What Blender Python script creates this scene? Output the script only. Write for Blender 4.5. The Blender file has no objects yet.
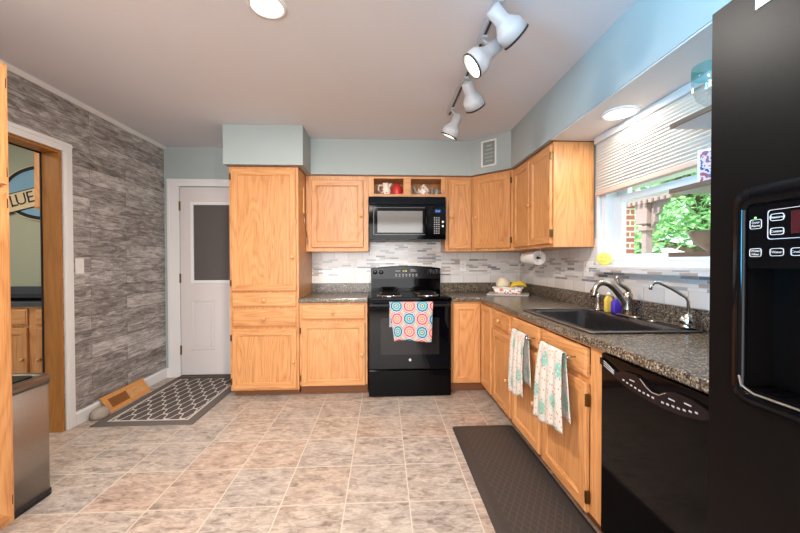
import bpy, bmesh, math, random
from mathutils import Vector, Matrix
random.seed(7)
PI = math.pi
S = bpy.context.scene
C = S.collection

# ------------------------------------------------------------------ camera, world, light, exposure
cam = bpy.data.cameras.new('camera'); camo = bpy.data.objects.new('camera', cam); C.objects.link(camo)
cam.sensor_width = 36.0; cam.lens = 344.9 / 800 * 36; cam.clip_start = 0.02
camo.matrix_world = Matrix.Translation((0, 0, 1.251)) @ Matrix.Rotation(-0.0476, 4, 'Z') @ Matrix.Rotation(PI / 2 - 0.0131, 4, 'X') @ Matrix.Rotation(-0.0021, 4, 'Z')
S.camera = camo
S.view_settings.view_transform = 'Standard'; S.view_settings.look = 'None'
S.view_settings.gamma = 1.0; S.view_settings.use_curve_mapping = False
S.view_settings.exposure = 0.36
S.cycles.use_denoising = True
S.cycles.max_bounces = 10; S.cycles.diffuse_bounces = 5; S.cycles.sample_clamp_indirect = 6.0

W = bpy.data.worlds.new('sky'); S.world = W; W.use_nodes = True
bg = W.node_tree.nodes['Background']; bg.inputs[0].default_value = (0.80, 0.93, 1.0, 1); bg.inputs[1].default_value = 2.4

def lamp(name, kind, loc, energy, color, size=0.2, rot=(0, 0, 0), size_y=None, spot=None, blend=0.6, target=None):
    l = bpy.data.lights.new(name, kind); o = bpy.data.objects.new(name, l); C.objects.link(o)
    l.energy = energy; l.color = color
    if kind == 'AREA':
        l.size = size
        if size_y: l.shape = 'RECTANGLE'; l.size_y = size_y
        else: l.shape = 'DISK'
    elif kind == 'SPOT':
        l.shadow_soft_size = size; l.spot_size = spot; l.spot_blend = blend
    else:
        l.shadow_soft_size = size
    o.location = loc; o.rotation_euler = rot
    if target is not None:
        o.rotation_euler = (Vector(target) - Vector(loc)).to_track_quat('-Z', 'Y').to_euler()
    return o

sun = bpy.data.lights.new('sun', 'SUN'); sun.energy = 8.0; sun.angle = 0.02; sun.color = (1, .96, .9)
suno = bpy.data.objects.new('sun', sun); C.objects.link(suno); suno.rotation_euler = (math.radians(15), math.radians(-38), 0)
# area lamps added out of view: blue soffit tint, broad rear fill, overhead lamp
dl = lamp('soffit_blue_fill', 'AREA', (-2.25, -1.0, 1.5), 32, (0.06, 0.55, 1.0), 0.9, size_y=1.2, target=(1.22, 0.55, 2.36)); dl.data.spread = math.radians(48)  # added for a supposed window, narrowed to tint the right soffit blue
lamp('rear_fill', 'AREA', (-0.5, -2.45, 1.30), 140, (0.97, 0.98, 1.0), 3.2, size_y=2.0, target=(-0.5, 3.0, 2.1))  # added fill behind the camera; the rear wall has no opening
lamp('rear_overhead_area', 'AREA', (-0.6, -0.9, 2.46), 50, (1.0, 0.95, 0.9), 0.9, target=(-0.6, -0.9, 0))  # unseen area lamp, no fixture drawn
lamp('can_lamp', 'AREA', (-0.562, 1.72, 2.478), 42, (1.0, 0.94, 0.87), 0.16, target=(-0.562, 1.72, 0))
lamp('soffit_lamp', 'AREA', (1.40, 1.99, 2.115), 7, (1.0, 0.94, 0.87), 0.15, target=(1.40, 1.99, 0))
lamp('next_room_lamp', 'AREA', (-3.6, 2.3, 2.4), 19, (1.0, 0.92, 0.8), 0.6, target=(-3.6, 2.6, 0))

# ------------------------------------------------------------------ materials
def lin(c):
    if isinstance(c, str):
        c = c.lstrip('#'); c = [int(c[i:i + 2], 16) / 255 for i in (0, 2, 4)]
    return tuple((x / 12.92 if x <= 0.04045 else ((x + 0.055) / 1.055) ** 2.4) for x in c) + (1,)

class NT:
    def __init__(s, name):
        s.m = bpy.data.materials.new(name); s.m.use_nodes = True; s.t = s.m.node_tree
        s.b = s.t.nodes['Principled BSDF']; s.out = s.t.nodes['Material Output']
    def n(s, typ, **kw):
        x = s.t.nodes.new(typ)
        for k, v in kw.items(): setattr(x, k, v)
        return x
    def link(s, a, b): s.t.links.new(a, b)
    def set(s, sock, v):
        if hasattr(v, 'is_output'): s.link(v, sock)
        else: sock.default_value = v
    def math(s, op, a, b=0.0, c=0.0):
        x = s.n('ShaderNodeMath', operation=op)
        s.set(x.inputs[0], a); s.set(x.inputs[1], b); s.set(x.inputs[2], c)
        return x.outputs[0]
    def coords(s, kind='Object'): return s.n('ShaderNodeTexCoord').outputs[kind]
    def sep(s, v):
        x = s.n('ShaderNodeSeparateXYZ'); s.link(v, x.inputs[0]); return x.outputs
    def comb(s, a, b, c):
        x = s.n('ShaderNodeCombineXYZ')
        for k, v in enumerate((a, b, c)): s.set(x.inputs[k], v)
        return x.outputs[0]
    def mapping(s, v, scale=(1, 1, 1), loc=(0, 0, 0), rot=(0, 0, 0)):
        x = s.n('ShaderNodeMapping'); s.link(v, x.inputs[0]); s.set(x.inputs['Location'], loc)
        x.inputs['Scale'].default_value = scale; x.inputs['Rotation'].default_value = rot
        return x.outputs[0]
    def noise(s, v, scale=5, detail=4, rough=.5, dist=0):
        x = s.n('ShaderNodeTexNoise'); s.link(v, x.inputs['Vector']); x.inputs['Scale'].default_value = scale
        x.inputs['Detail'].default_value = detail; x.inputs['Roughness'].default_value = rough; x.inputs['Distortion'].default_value = dist
        return x.outputs['Fac']
    def ramp(s, f, stops, const=False):
        x = s.n('ShaderNodeValToRGB'); s.set(x.inputs[0], f); e = x.color_ramp.elements
        if const: x.color_ramp.interpolation = 'CONSTANT'
        while len(e) < len(stops): e.new(0.5)
        for k, (p, c) in enumerate(stops): e[k].position = p; e[k].color = lin(c)
        return x.outputs[0]
    def mix(s, f, a, b, mode='MIX'):
        x = s.n('ShaderNodeMix', data_type='RGBA', blend_type=mode)
        s.set(x.inputs[0], f); s.set(x.inputs[6], a); s.set(x.inputs[7], b); return x.outputs[2]
    def brick(s, v, w, h, mortar, offset=.5, smooth=0.1):
        x = s.n('ShaderNodeTexBrick'); s.link(v, x.inputs['Vector'])
        x.inputs['Color1'].default_value = (0, 0, 0, 1); x.inputs['Color2'].default_value = (1, 1, 1, 1)
        x.inputs['Mortar'].default_value = (0, 0, 0, 1); x.inputs['Scale'].default_value = 1
        x.inputs['Mortar Size'].default_value = mortar; x.inputs['Mortar Smooth'].default_value = smooth
        x.inputs['Brick Width'].default_value = w; x.inputs['Row Height'].default_value = h; x.offset = offset
        return x.outputs['Color'], x.outputs['Fac']
    def bump(s, h, strength=.3, dist=.01):
        x = s.n('ShaderNodeBump'); x.inputs['Strength'].default_value = strength; x.inputs['Distance'].default_value = dist
        s.link(h, x.inputs['Height']); s.link(x.outputs[0], s.b.inputs['Normal'])
    def base(s, c, rough=.5, metal=0, spec=None, coat=None):
        s.set(s.b.inputs['Base Color'], c if hasattr(c, 'is_output') else lin(c))
        s.set(s.b.inputs['Roughness'], rough); s.b.inputs['Metallic'].default_value = metal
        if spec is not None: s.b.inputs['Specular IOR Level'].default_value = spec
        if coat: s.b.inputs['Coat Weight'].default_value = coat; s.b.inputs['Coat Roughness'].default_value = .1
        return s.m

def plain(name, c, rough=.5, metal=0, spec=None, var=0.06, scale=30, bump=0):
    t = NT(name); n = t.noise(t.coords(), scale, 3)
    l = lin(c); a = tuple(max(0, x * (1 - var)) for x in l[:3]) + (1,); b = tuple(min(1, x * (1 + var)) for x in l[:3]) + (1,)
    m = t.base(t.mix(n, a, b), rough, metal, spec)
    if bump: t.bump(n, bump, .002)
    return m

def emit(name, c, strength):
    t = NT(name); t.base(c, .4); t.b.inputs['Emission Color'].default_value = lin(c); t.b.inputs['Emission Strength'].default_value = strength
    return t.m

def oak(name, axis, light='#dda36b', mid='#ca8b54', dark='#a2683a', contrast=1.0):
    t = NT(name); co = t.coords()
    rnd = t.n('ShaderNodeObjectInfo').outputs['Random']
    off = t.comb(t.math('MULTIPLY', rnd, 17), t.math('MULTIPLY', rnd, 9), t.math('MULTIPLY', rnd, 13))
    lo = {'z': (1, 1, .13), 'x': (.13, 1, 1), 'y': (1, .13, 1)}[axis]
    v = t.mapping(co, lo, off)
    big = t.noise(v, 4.2, 2, .5, .25)
    rings = t.math('FRACT', t.math('MULTIPLY', big, 20))
    rings = t.math('POWER', t.math('ABSOLUTE', t.math('SUBTRACT', t.math('MULTIPLY', rings, 2), 1)), 2.0)
    hi = {'z': (1, 1, .03), 'x': (.03, 1, 1), 'y': (1, .03, 1)}[axis]
    fine = t.noise(t.mapping(co, hi, off), 230, 3, .6)
    soft = t.noise(v, 2.0, 1)
    f = t.math('ADD', t.math('SUBTRACT', t.math('MULTIPLY', fine, .8), t.math('MULTIPLY', rings, .20)), t.math('MULTIPLY', soft, .3))
    c = t.ramp(f, [(.15, dark), (.42, mid), (.72, light)])
    tone = t.math('ADD', .95, t.math('MULTIPLY', rnd, .08))
    c = t.mix(1.0, c, t.comb(tone, tone, tone), 'MULTIPLY')
    t.bump(fine, .06, .002)
    return t.base(c, .38, spec=.45)

OAKV = oak('oak vertical grain', 'z'); OAKX = oak('oak grain along x', 'x'); OAKY = oak('oak grain along y', 'y')
OAKD = oak('oak door jamb', 'z', '#b87a36', '#a5692a', '#8a5520')
OAKL = oak('pale oak', 'z', '#dfae74', '#d39c60', '#b98048')
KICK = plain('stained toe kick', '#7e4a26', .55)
WHITE = plain('white trim paint', '#e6e4e2', .4, var=.02)
DOORW = plain('door paint', '#d6cecb', .45, var=.02)
def wallpaint(name, c):
    t = NT(name); n = t.noise(t.coords(), 160, 3); n2 = t.noise(t.coords(), 1.2, 2)
    l = lin(c); d = tuple(x * .94 for x in l[:3]) + (1,)
    t.bump(n, .12, .002); return t.base(t.mix(n2, l, d), .75)
PAINT = wallpaint('pale grey blue wall paint', '#a9b2b0')
PAINTW = wallpaint('white soffit paint', '#cfcac6')
CEIL = wallpaint('ceiling paint', '#dad9dd')
SAGE = wallpaint('sage grey wall paint', '#a9a890')
BLACKG = plain('glossy black enamel', '#070607', .06, spec=.13, var=.3)
BLACKF = plain('black refrigerator enamel', '#0c0807', .34, spec=.09, var=.4, scale=60, bump=.02)
BLACKM = plain('black plastic', '#0d0c0c', .35, spec=.25, var=.2)
GLASSB = plain('black oven glass', '#06060a', .03, spec=.35)
OVENWIN = plain('oven window glass', '#201c1c', .05, spec=.4)
STEEL = plain('brushed steel', '#a8a098', .45, metal=1, var=.08, scale=80)
NICKEL = plain('brushed nickel', '#b9aca0', .25, metal=1, var=.05)
CHROME = plain('chrome', '#d8d8d8', .1, metal=1, var=.02)
BRASS = plain('aged brass hinge', '#6a5232', .4, metal=1)
PLATE = plain('white plastic plate', '#e9e6e2', .35, var=.02)
DARKSLOT = plain('dark slot', '#2a2725', .6)
PRINT = plain('light printed marks', '#b9b4b2', .5)
WHT = plain('white ceramic', '#efe9e0', .25, var=.03)
RED = plain('red glaze', '#d23a35', .25)
GREYC = plain('grey ceramic', '#8d9a98', .3)
LAMPW = plain('white lamp enamel', '#b4b5b8', .35, var=.02)

def granite():
    t = NT('speckled laminate worktop'); co = t.coords()
    v = t.n('ShaderNodeTexVoronoi'); t.link(co, v.inputs['Vector']); v.inputs['Scale'].default_value = 190
    x = t.sep(v.outputs['Color'])[0]
    n = t.noise(co, 70, 4, .6)
    f = t.math('ADD', t.math('MULTIPLY', x, .62), t.math('MULTIPLY', n, .42))
    c = t.ramp(f, [(.18, '#231e1c'), (.40, '#463b33'), (.58, '#63564a'), (.74, '#857661'), (.88, '#b3a58f')])
    return t.base(c, .24, spec=.5)
GRAN = granite()

def floor_mat():
    t = NT('slate look floor tiles'); co = t.coords(); tt = .3321
    v = t.mapping(co, (1, 1, 1), (.2012, -1.7809, 0))
    col, fac = t.brick(v, tt, tt, .0034, 0.0, .2)
    r = t.sep(col)[0]
    shift = t.comb(t.math('MULTIPLY', r, 31), t.math('MULTIPLY', r, 17), 0)
    add = t.n('ShaderNodeVectorMath', operation='ADD'); t.link(co, add.inputs[0]); t.link(shift, add.inputs[1])
    a = t.noise(t.mapping(add.outputs[0], (1, 2.1, 1), rot=(0, 0, .6)), 5, 8, .62, 1.3)
    b = t.noise(t.mapping(add.outputs[0], (1, 2.6, 1), rot=(0, 0, .7)), 17, 7, .7, 1.0)
    tint = t.noise(add.outputs[0], 2.2, 2)
    c1 = t.ramp(t.math('ADD', t.math('MULTIPLY', a, .38), t.math('MULTIPLY', b, .62)), [(.37, '#7a6f67'), (.45, '#a0948b'), (.52, '#b7aba1'), (.62, '#cdc2b8')])
    c2 = t.ramp(t.math('ADD', t.math('MULTIPLY', tint, .7), t.math('MULTIPLY', r, .3)), [(.3, '#eceae8'), (.5, '#f6efe7'), (.7, '#f6e4d8')])
    c = t.mix(1.0, c1, c2, 'MULTIPLY')
    c = t.mix(fac, c, lin('#c6b9a8'))
    hgt = t.math('SUBTRACT', b, fac); t.bump(hgt, .12, .004)
    return t.base(c, t.math('ADD', .3, t.math('MULTIPLY', b, .15)), spec=.4)
FLOOR = floor_mat()

def plank_mat():
    t = NT('weathered grey plank wall'); co = t.coords(); s = t.sep(co)
    v = t.comb(t.math('ADD', s[1], 3), s[2], 0)
    col, fac = t.brick(v, 1.05, .118, .0014, .37, .1)
    r = t.sep(col)[0]
    vv = t.comb(t.math('ADD', s[1], t.math('MULTIPLY', r, 23)), t.math('MULTIPLY', s[2], 1), t.math('MULTIPLY', r, 11))
    g1 = t.noise(t.mapping(vv, (2.0, 8, 1)), 2.6, 10, .78, .9)
    g2 = t.noise(t.mapping(vv, (3, 40, 1)), 3, 8, .8, .5)
    f = t.math('ADD', t.math('MULTIPLY', g1, .62), t.math('MULTIPLY', g2, .38))
    f = t.math('ADD', f, t.math('MULTIPLY', t.math('SUBTRACT', r, .5), .075))
    c = t.ramp(f, [(.37, '#4b4540'), (.45, '#7f7772'), (.51, '#a19994'), (.59, '#cfc8c3')])
    c = t.mix(t.math('MULTIPLY', fac, .85), c, lin('#332e2b'))
    t.bump(f, .15, .004)
    return t.base(c, .6)
PLANK = plank_mat()

def tile_mats():
    t = NT('pale subway tile'); s = t.sep(t.coords())
    v = t.comb(t.math('ADD', t.math('ADD', s[0], s[1]), 9), t.math('SUBTRACT', s[2], 1.016), 0)
    col, fac = t.brick(v, .152, .085, .0022, .5)
    c = t.ramp(t.sep(col)[0], [(0, '#d3cdc8'), (1, '#e2ddd8')])
    c = t.mix(fac, c, lin('#b8aea6')); plainm = t.base(c, .2, spec=.5)
    t = NT('stick mosaic tile'); s = t.sep(t.coords())
    v = t.comb(t.math('ADD', t.math('ADD', s[0], s[1]), 9), t.math('SUBTRACT', s[2], 1.016), 0)
    col, fac = t.brick(v, .105, .0205, .0015, .42)
    big = t.noise(t.comb(t.math('MULTIPLY', t.math('ADD', s[0], s[1]), 9), t.math('MULTIPLY', s[2], 50), 0), 1.4, 1)
    rr = t.math('FRACT', t.math('ADD', t.math('MULTIPLY', t.sep(col)[0], 1.0), 0))
    c = t.ramp(rr, [(0, '#dcd8d4'), (.34, '#cfc6bd'), (.50, '#e2dedb'), (.62, '#a9aaac'), (.76, '#d8d3ce'), (.84, '#86868a'), (.92, '#b09f92')], True)
    c = t.mix(fac, c, lin('#d5cec8')); return plainm, t.base(c, .18, spec=.5)
SUBWAY, MOSAIC = tile_mats()

def rug_mat():
    t = NT('charcoal trellis rug'); s = t.sep(t.coords()); X, Y = s[0], s[1]     # local to the rug, centred
    u = t.math('MULTIPLY', X, 1 / .125); v = t.math('MULTIPLY', Y, 1 / .19)
    p = t.math('ADD', u, v); q = t.math('SUBTRACT', u, v)
    P = t.math('ADD', p, t.math('MULTIPLY', t.math('SINE', t.math('MULTIPLY', q, 2 * PI)), .11))
    Q = t.math('ADD', q, t.math('MULTIPLY', t.math('SINE', t.math('MULTIPLY', p, 2 * PI)), .11))
    def line(x, w): return t.math('LESS_THAN', t.math('ABSOLUTE', t.math('SUBTRACT', t.math('FRACT', x), .5)), w)
    pat = t.math('MAXIMUM', line(P, .06), line(Q, .06))
    ax = t.math('SUBTRACT', .38, t.math('ABSOLUTE', X)); ay = t.math('SUBTRACT', .57, t.math('ABSOLUTE', Y))
    edge = t.math('MINIMUM', ax, ay)                                            # distance to the rug's border
    inside = t.math('GREATER_THAN', edge, .085)
    frame = t.math('MULTIPLY', t.math('GREATER_THAN', edge, .07), t.math('LESS_THAN', edge, .088))
    f = t.math('MAXIMUM', t.math('MULTIPLY', pat, inside), frame)
    n = t.noise(t.coords(), 300, 2)
    dark = t.mix(n, lin('#4a4340'), lin('#6a625d')); mid = t.mix(n, lin('#5c5550'), lin('#746c66'))
    c = t.mix(inside, mid, dark); c = t.mix(f, c, t.mix(n, lin('#b5aba3'), lin('#d6cec6')))
    t.bump(n, .4, .003); return t.base(c, .95, spec=.1)
RUG = rug_mat()

def mat_mat():
    t = NT('brown cushioned kitchen mat'); s = t.sep(t.coords())
    a = t.math('FRACT', t.math('MULTIPLY', t.math('ADD', s[0], t.math('MULTIPLY', s[1], .6)), 26)); b = t.math('FRACT', t.math('MULTIPLY', t.math('SUBTRACT', s[0], t.math('MULTIPLY', s[1], .6)), 26))
    h = t.math('MAXIMUM', t.math('LESS_THAN', a, .12), t.math('LESS_THAN', b, .12))
    bord = t.math('MINIMUM', t.math('SUBTRACT', .232, t.math('ABSOLUTE', s[0])), t.math('SUBTRACT', .9, t.math('ABSOLUTE', s[1])))
    h = t.math('MULTIPLY', h, t.math('GREATER_THAN', bord, .07))
    c = t.mix(h, lin('#3f3834'), lin('#504843')); t.bump(h, .5, .003)
    return t.base(c, .5, spec=.35)
MATM = mat_mat()

def medallion(name):
    t = NT(name); uv = t.sep(t.n('ShaderNodeUVMap').outputs[0]); u, v = uv[0], uv[1]
    U = t.math('MULTIPLY', u, 3.3); V = t.math('MULTIPLY', v, 5.2)
    fu = t.math('FRACT', U); fv = t.math('FRACT', V)
    par = t.math('MODULO', t.math('ADD', t.math('FLOOR', U), t.math('FLOOR', V)), 2)
    dx = t.math('SUBTRACT', fu, .5); dy = t.math('SUBTRACT', fv, .5)
    r = t.math('SQRT', t.math('ADD', t.math('MULTIPLY', dx, dx), t.math('MULTIPLY', dy, dy)))
    ang = t.math('ARCTAN2', dy, dx)
    r = t.math('ADD', r, t.math('MULTIPLY', t.math('COSINE', t.math('MULTIPLY', ang, 10)), .018))
    A = t.ramp(r, [(0, '#a0423f'), (.07, '#e6d6bc'), (.12, '#3f99a2'), (.22, '#8fc2bd'), (.33, '#1f5f8a'), (.43, '#e4d8cb'), (.475, '#7f9cc0'), (.56, '#e0b9ac')], True)
    B = t.ramp(r, [(0, '#8a5a3a'), (.07, '#e8d8b0'), (.13, '#cf5a68'), (.20, '#e8b3a2'), (.33, '#c43a50'), (.43, '#e4d8cb'), (.475, '#d58b92'), (.56, '#a9b87f')], True)
    return t.base(t.mix(par, A, B), .9, spec=.1)
MEDAL = medallion('medallion print cotton')

def sprig(name):
    t = NT(name); uv = t.n('ShaderNodeUVMap').outputs[0]
    def dots(scale, rad, col, base, seed, ring=False):
        vo = t.n('ShaderNodeTexVoronoi', voronoi_dimensions='2D'); t.link(t.mapping(uv, (1, 2.1, 1), (seed, seed, 0)), vo.inputs['Vector']); vo.inputs['Scale'].default_value = scale
        vo.inputs['Randomness'].default_value = .75
        f = t.math('LESS_THAN', vo.outputs['Distance'], rad)
        if ring:
            n = t.noise(uv, 45, 2); f = t.math('MULTIPLY', f, t.math('GREATER_THAN', n, .42))
            g = t.math('MULTIPLY', t.math('GREATER_THAN', vo.outputs['Distance'], rad * 1.15), t.math('LESS_THAN', vo.outputs['Distance'], rad * 1.4))
            base = t.mix(t.math('MULTIPLY', g, .45), base, lin('#b7b2ac'))
        return t.mix(f, base, lin(col))
    c = dots(2.1, .24, '#7fb5a6', lin('#cfc8bf'), .3, True)
    c = dots(8, .10, '#b8605a', c, 2.2); c = dots(6, .09, '#b99a52', c, 4.1)
    return t.base(c, .9, spec=.1)
SPRIG = sprig('sprigged white cotton')

def glass(name, tint=(1, 1, 1, 1), amount=.1, rough=0.0):
    t = NT(name); tr = t.n('ShaderNodeBsdfTransparent'); tr.inputs[0].default_value = tint
    gl = t.n('ShaderNodeBsdfGlossy'); gl.inputs['Roughness'].default_value = rough
    fr = t.n('ShaderNodeLayerWeight'); fr.inputs[0].default_value = .5; fc = t.math('POWER', fr.outputs['Facing'], 4.0)
    mx = t.n('ShaderNodeMixShader'); t.link(t.math('ADD', t.math('MULTIPLY', fc, .5), amount), mx.inputs[0]); t.link(tr.outputs[0], mx.inputs[1]); t.link(gl.outputs[0], mx.inputs[2])
    t.link(mx.outputs[0], t.out.inputs[0]); return t.m
PANE = glass('window glass', amount=.03)
CLEAR = glass('clear drinking glass', (.93, .95, .95, 1), .12)
TEALG = glass('teal tinted glass', (.30, .80, .82, 1), .15)

def shade_mat():
    t = NT('pleated cream shade fabric')
    d = t.n('ShaderNodeBsdfDiffuse'); d.inputs[0].default_value = lin('#d8d0c8'); tl = t.n('ShaderNodeBsdfTranslucent'); tl.inputs[0].default_value = lin('#e6ddd4')
    mx = t.n('ShaderNodeMixShader'); mx.inputs[0].default_value = .32; t.link(d.outputs[0], mx.inputs[1]); t.link(tl.outputs[0], mx.inputs[2]); t.link(mx.outputs[0], t.out.inputs[0])
    return t.m
SHADE = shade_mat()

def leaf_mat():
    t = NT('tree leaves'); r = t.n('ShaderNodeNewGeometry').outputs['Random Per Island']
    c = t.ramp(r, [(0, '#7cb276'), (.5, '#a3d098'), (1, '#cfeac4')])
    d = t.n('ShaderNodeBsdfDiffuse'); t.link(c, d.inputs[0]); tl = t.n('ShaderNodeBsdfTranslucent'); t.link(c, tl.inputs[0])
    mx = t.n('ShaderNodeMixShader'); mx.inputs[0].default_value = .45; t.link(d.outputs[0], mx.inputs[1]); t.link(tl.outputs[0], mx.inputs[2]); t.link(mx.outputs[0], t.out.inputs[0])
    return t.m
LEAF = leaf_mat()
BARK = plain('bark', '#5e5046', .9, scale=12, var=.3)
LAWN = plain('lawn', '#7fa35a', .95, scale=6, var=.25)
def brick_mat():
    t = NT('red brick'); s = t.sep(t.coords()); v = t.comb(t.math('ADD', s[0], s[1]), s[2], 0)
    col, fac = t.brick(v, .215, .075, .01, .5); c = t.ramp(t.sep(col)[0], [(0, '#8a4f43'), (1, '#a86a5a')])
    return t.base(t.mix(fac, c, lin('#c9c0b6')), .9)
BRICK = brick_mat()
PORCHW = plain('greyed porch timber', '#8a7a76', .8, var=.15)
MELONM = plain('melon rind', '#eadcbd', .6, scale=60, var=.08)
BANANAM = plain('banana skin', '#e3c02f', .5, scale=14, var=.12)
SPONGE = plain('yellow sponge', '#e2d268', .9, scale=120, var=.1, bump=.3)
PAPER = plain('white paper towel', '#eeeae6', .9, scale=90, var=.02)
STONE = plain('rough tan stone', '#a8998c', .9, scale=14, var=.25, bump=.5)
BOWLM = plain('taupe bowl glaze', '#9a785c', .3, var=.1)
WALNUT = plain('brown shelf wood', '#6f5a4c', .5, scale=20, var=.2)
GREYP = plain('shelf face greyed by outside light', '#b9bcbf', .45, var=.04)  # grey stands in for outside light reflected on the brown shelves
YSOAP = plain('amber dish soap', '#e6c14f', .2); PSOAP = plain('purple dish soap', '#4a32b0', .15)
CLOUDP = plain('clear grey plastic', '#b9bec6', .2)
RUBBER = plain('black rubber', '#141416', .6)
LINER = plain('black blind slats', '#59514e', .6)
TREADM = plain('bronze threshold', '#564a42', .5, metal=.5)
SIGNB = plain('faded blue sign enamel', '#7fa3b8', .45, var=.1, scale=8); SIGNK = plain('black sign border', '#17171a', .5); SIGNT = plain('tan ribbon enamel', '#d8bf98', .5, var=.08)
BULB = emit('lit bulb face', '#fff0d8', 6.0)
CANLIT = emit('lit lamp diffuser', '#fff4e4', 4.0)
BULBOFF = plain('frosted bulb', '#e6e0d8', .4)
DISPB = emit('blue clock digits', '#4a78d8', 1.5); DISPG = emit('amber clock digits', '#b8b040', 1.2); GREENL = emit('green indicator', '#8fe060', 2.0)

# ------------------------------------------------------------------ mesh building
class MB:
    def __init__(s): s.bm = bmesh.new(); s.uv = None
    def faces(s, vs, fs, mi=0, T=None):
        v = [s.bm.verts.new(T(*p) if T else p) for p in vs]; out = []
        for f in fs:
            try: q = s.bm.faces.new([v[i] for i in f]); q.material_index = mi; out.append(q)
            except ValueError: pass
        return v, out
    def box(s, x0, x1, y0, y1, z0, z1, mi=0, bev=0, T=None):
        x0, x1 = min(x0, x1), max(x0, x1); y0, y1 = min(y0, y1), max(y0, y1); z0, z1 = min(z0, z1), max(z0, z1)
        vs = [(x, y, z) for x in (x0, x1) for y in (y0, y1) for z in (z0, z1)]
        fs = [(0, 1, 3, 2), (4, 6, 7, 5), (0, 4, 5, 1), (2, 3, 7, 6), (0, 2, 6, 4), (1, 5, 7, 3)]
        v, f = s.faces(vs, fs, mi, T)
        if bev:
            es = list({e for q in f for e in q.edges})
            r = bmesh.ops.bevel(s.bm, geom=es, offset=bev, segments=2, affect='EDGES', profile=.5)
            for q in r['faces']: q.material_index = mi
        return s
    def loops(s, loops, mi=0, cap0=True, cap1=True, close=True, T=None, mis=None, flat=False):
        L = [[s.bm.verts.new(T(*p) if T else p) for p in lp] for lp in loops]; n = len(L[0])
        for k in range(len(L) - 1):
            for i in range(n if close else n - 1):
                j = (i + 1) % n
                try: q = s.bm.faces.new((L[k][i], L[k][j], L[k + 1][j], L[k + 1][i])); q.material_index = mis(k, i) if mis else mi; q.smooth = n > 8 and not flat
                except ValueError: pass
        if cap0: q = s.bm.faces.new(L[0][::-1]); q.material_index = mis(-1, 0) if mis else mi
        if cap1: q = s.bm.faces.new(L[-1]); q.material_index = mis(len(L), 0) if mis else mi
        return s
    def lathe(s, prof, o=(0, 0, 0), ax=(0, 0, 1), seg=24, mi=0, cap0=True, cap1=True):
        a = Vector(ax).normalized(); u = a.orthogonal().normalized(); w = a.cross(u); o = Vector(o)
        lp = [[tuple(o + a * h + (u * math.cos(t) + w * math.sin(t)) * max(r, 1e-5)) for t in (2 * PI * i / seg for i in range(seg))] for r, h in prof]
        return s.loops(lp, mi, cap0, cap1)
    def cyl(s, a, b, r, r2=None, seg=16, mi=0):
        a, b = Vector(a), Vector(b); return s.lathe([(r, 0), (r if r2 is None else r2, (b - a).length)], a, b - a, seg, mi)
    def tube(s, pts, r, seg=10, mi=0):
        pts = [Vector(p) for p in pts]; n = len(pts); rs = r if isinstance(r, (list, tuple)) else [r] * n; lp = []; u = None
        for k in range(n):
            d = (pts[min(k + 1, n - 1)] - pts[max(k - 1, 0)]).normalized()
            u = d.orthogonal().normalized() if u is None else (u - d * u.dot(d)).normalized()
            w = d.cross(u); lp.append([tuple(pts[k] + (u * math.cos(t) + w * math.sin(t)) * rs[k]) for t in (2 * PI * i / seg for i in range(seg))])
        return s.loops(lp, mi)
    def prism(s, poly, h0, h1, T, mi=0):
        return s.loops([[(a, b, h0) for a, b in poly], [(a, b, h1) for a, b in poly]], mi, T=T, flat=True)
    def ball(s, c, r, seg=18, rings=10, mi=0, sc=(1, 1, 1)):
        lp = []
        for k in range(1, rings):
            t = PI * k / rings; lp.append([(c[0] + sc[0] * r * math.sin(t) * math.cos(p), c[1] + sc[1] * r * math.sin(t) * math.sin(p), c[2] - sc[2] * r * math.cos(t)) for p in (2 * PI * i / seg for i in range(seg))])
        return s.loops(lp, mi)
    def grid(s, fn, nu, nv, mi=0):
        if s.uv is None: s.uv = s.bm.loops.layers.uv.new('UVMap')
        V = [[s.bm.verts.new(fn(i / nu, j / nv)) for j in range(nv + 1)] for i in range(nu + 1)]
        for i in range(nu):
            for j in range(nv):
                q = s.bm.faces.new((V[i][j], V[i + 1][j], V[i + 1][j + 1], V[i][j + 1])); q.smooth = True; q.material_index = mi
                for l, (a, b) in zip(q.loops, ((i, j), (i + 1, j), (i + 1, j + 1), (i, j + 1))): l[s.uv].uv = (a / nu, b / nv)
        return s
    def build(s, name, mats, parent=None, smooth=False):
        me = bpy.data.meshes.new(name)
        off = Vector((0, 0, 0)); p = parent
        while p is not None: off += Vector(p.location); p = p.parent
        if off.length > 0: bmesh.ops.translate(s.bm, verts=s.bm.verts, vec=-off)
        bmesh.ops.recalc_face_normals(s.bm, faces=s.bm.faces)
        s.bm.to_mesh(me); s.bm.free()
        for m in (mats if isinstance(mats, (list, tuple)) else [mats]): me.materials.append(m)
        if smooth:
            for q in me.polygons: q.use_smooth = True
        o = bpy.data.objects.new(name, me); C.objects.link(o)
        if parent is not None: o.parent = parent
        return o

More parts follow.
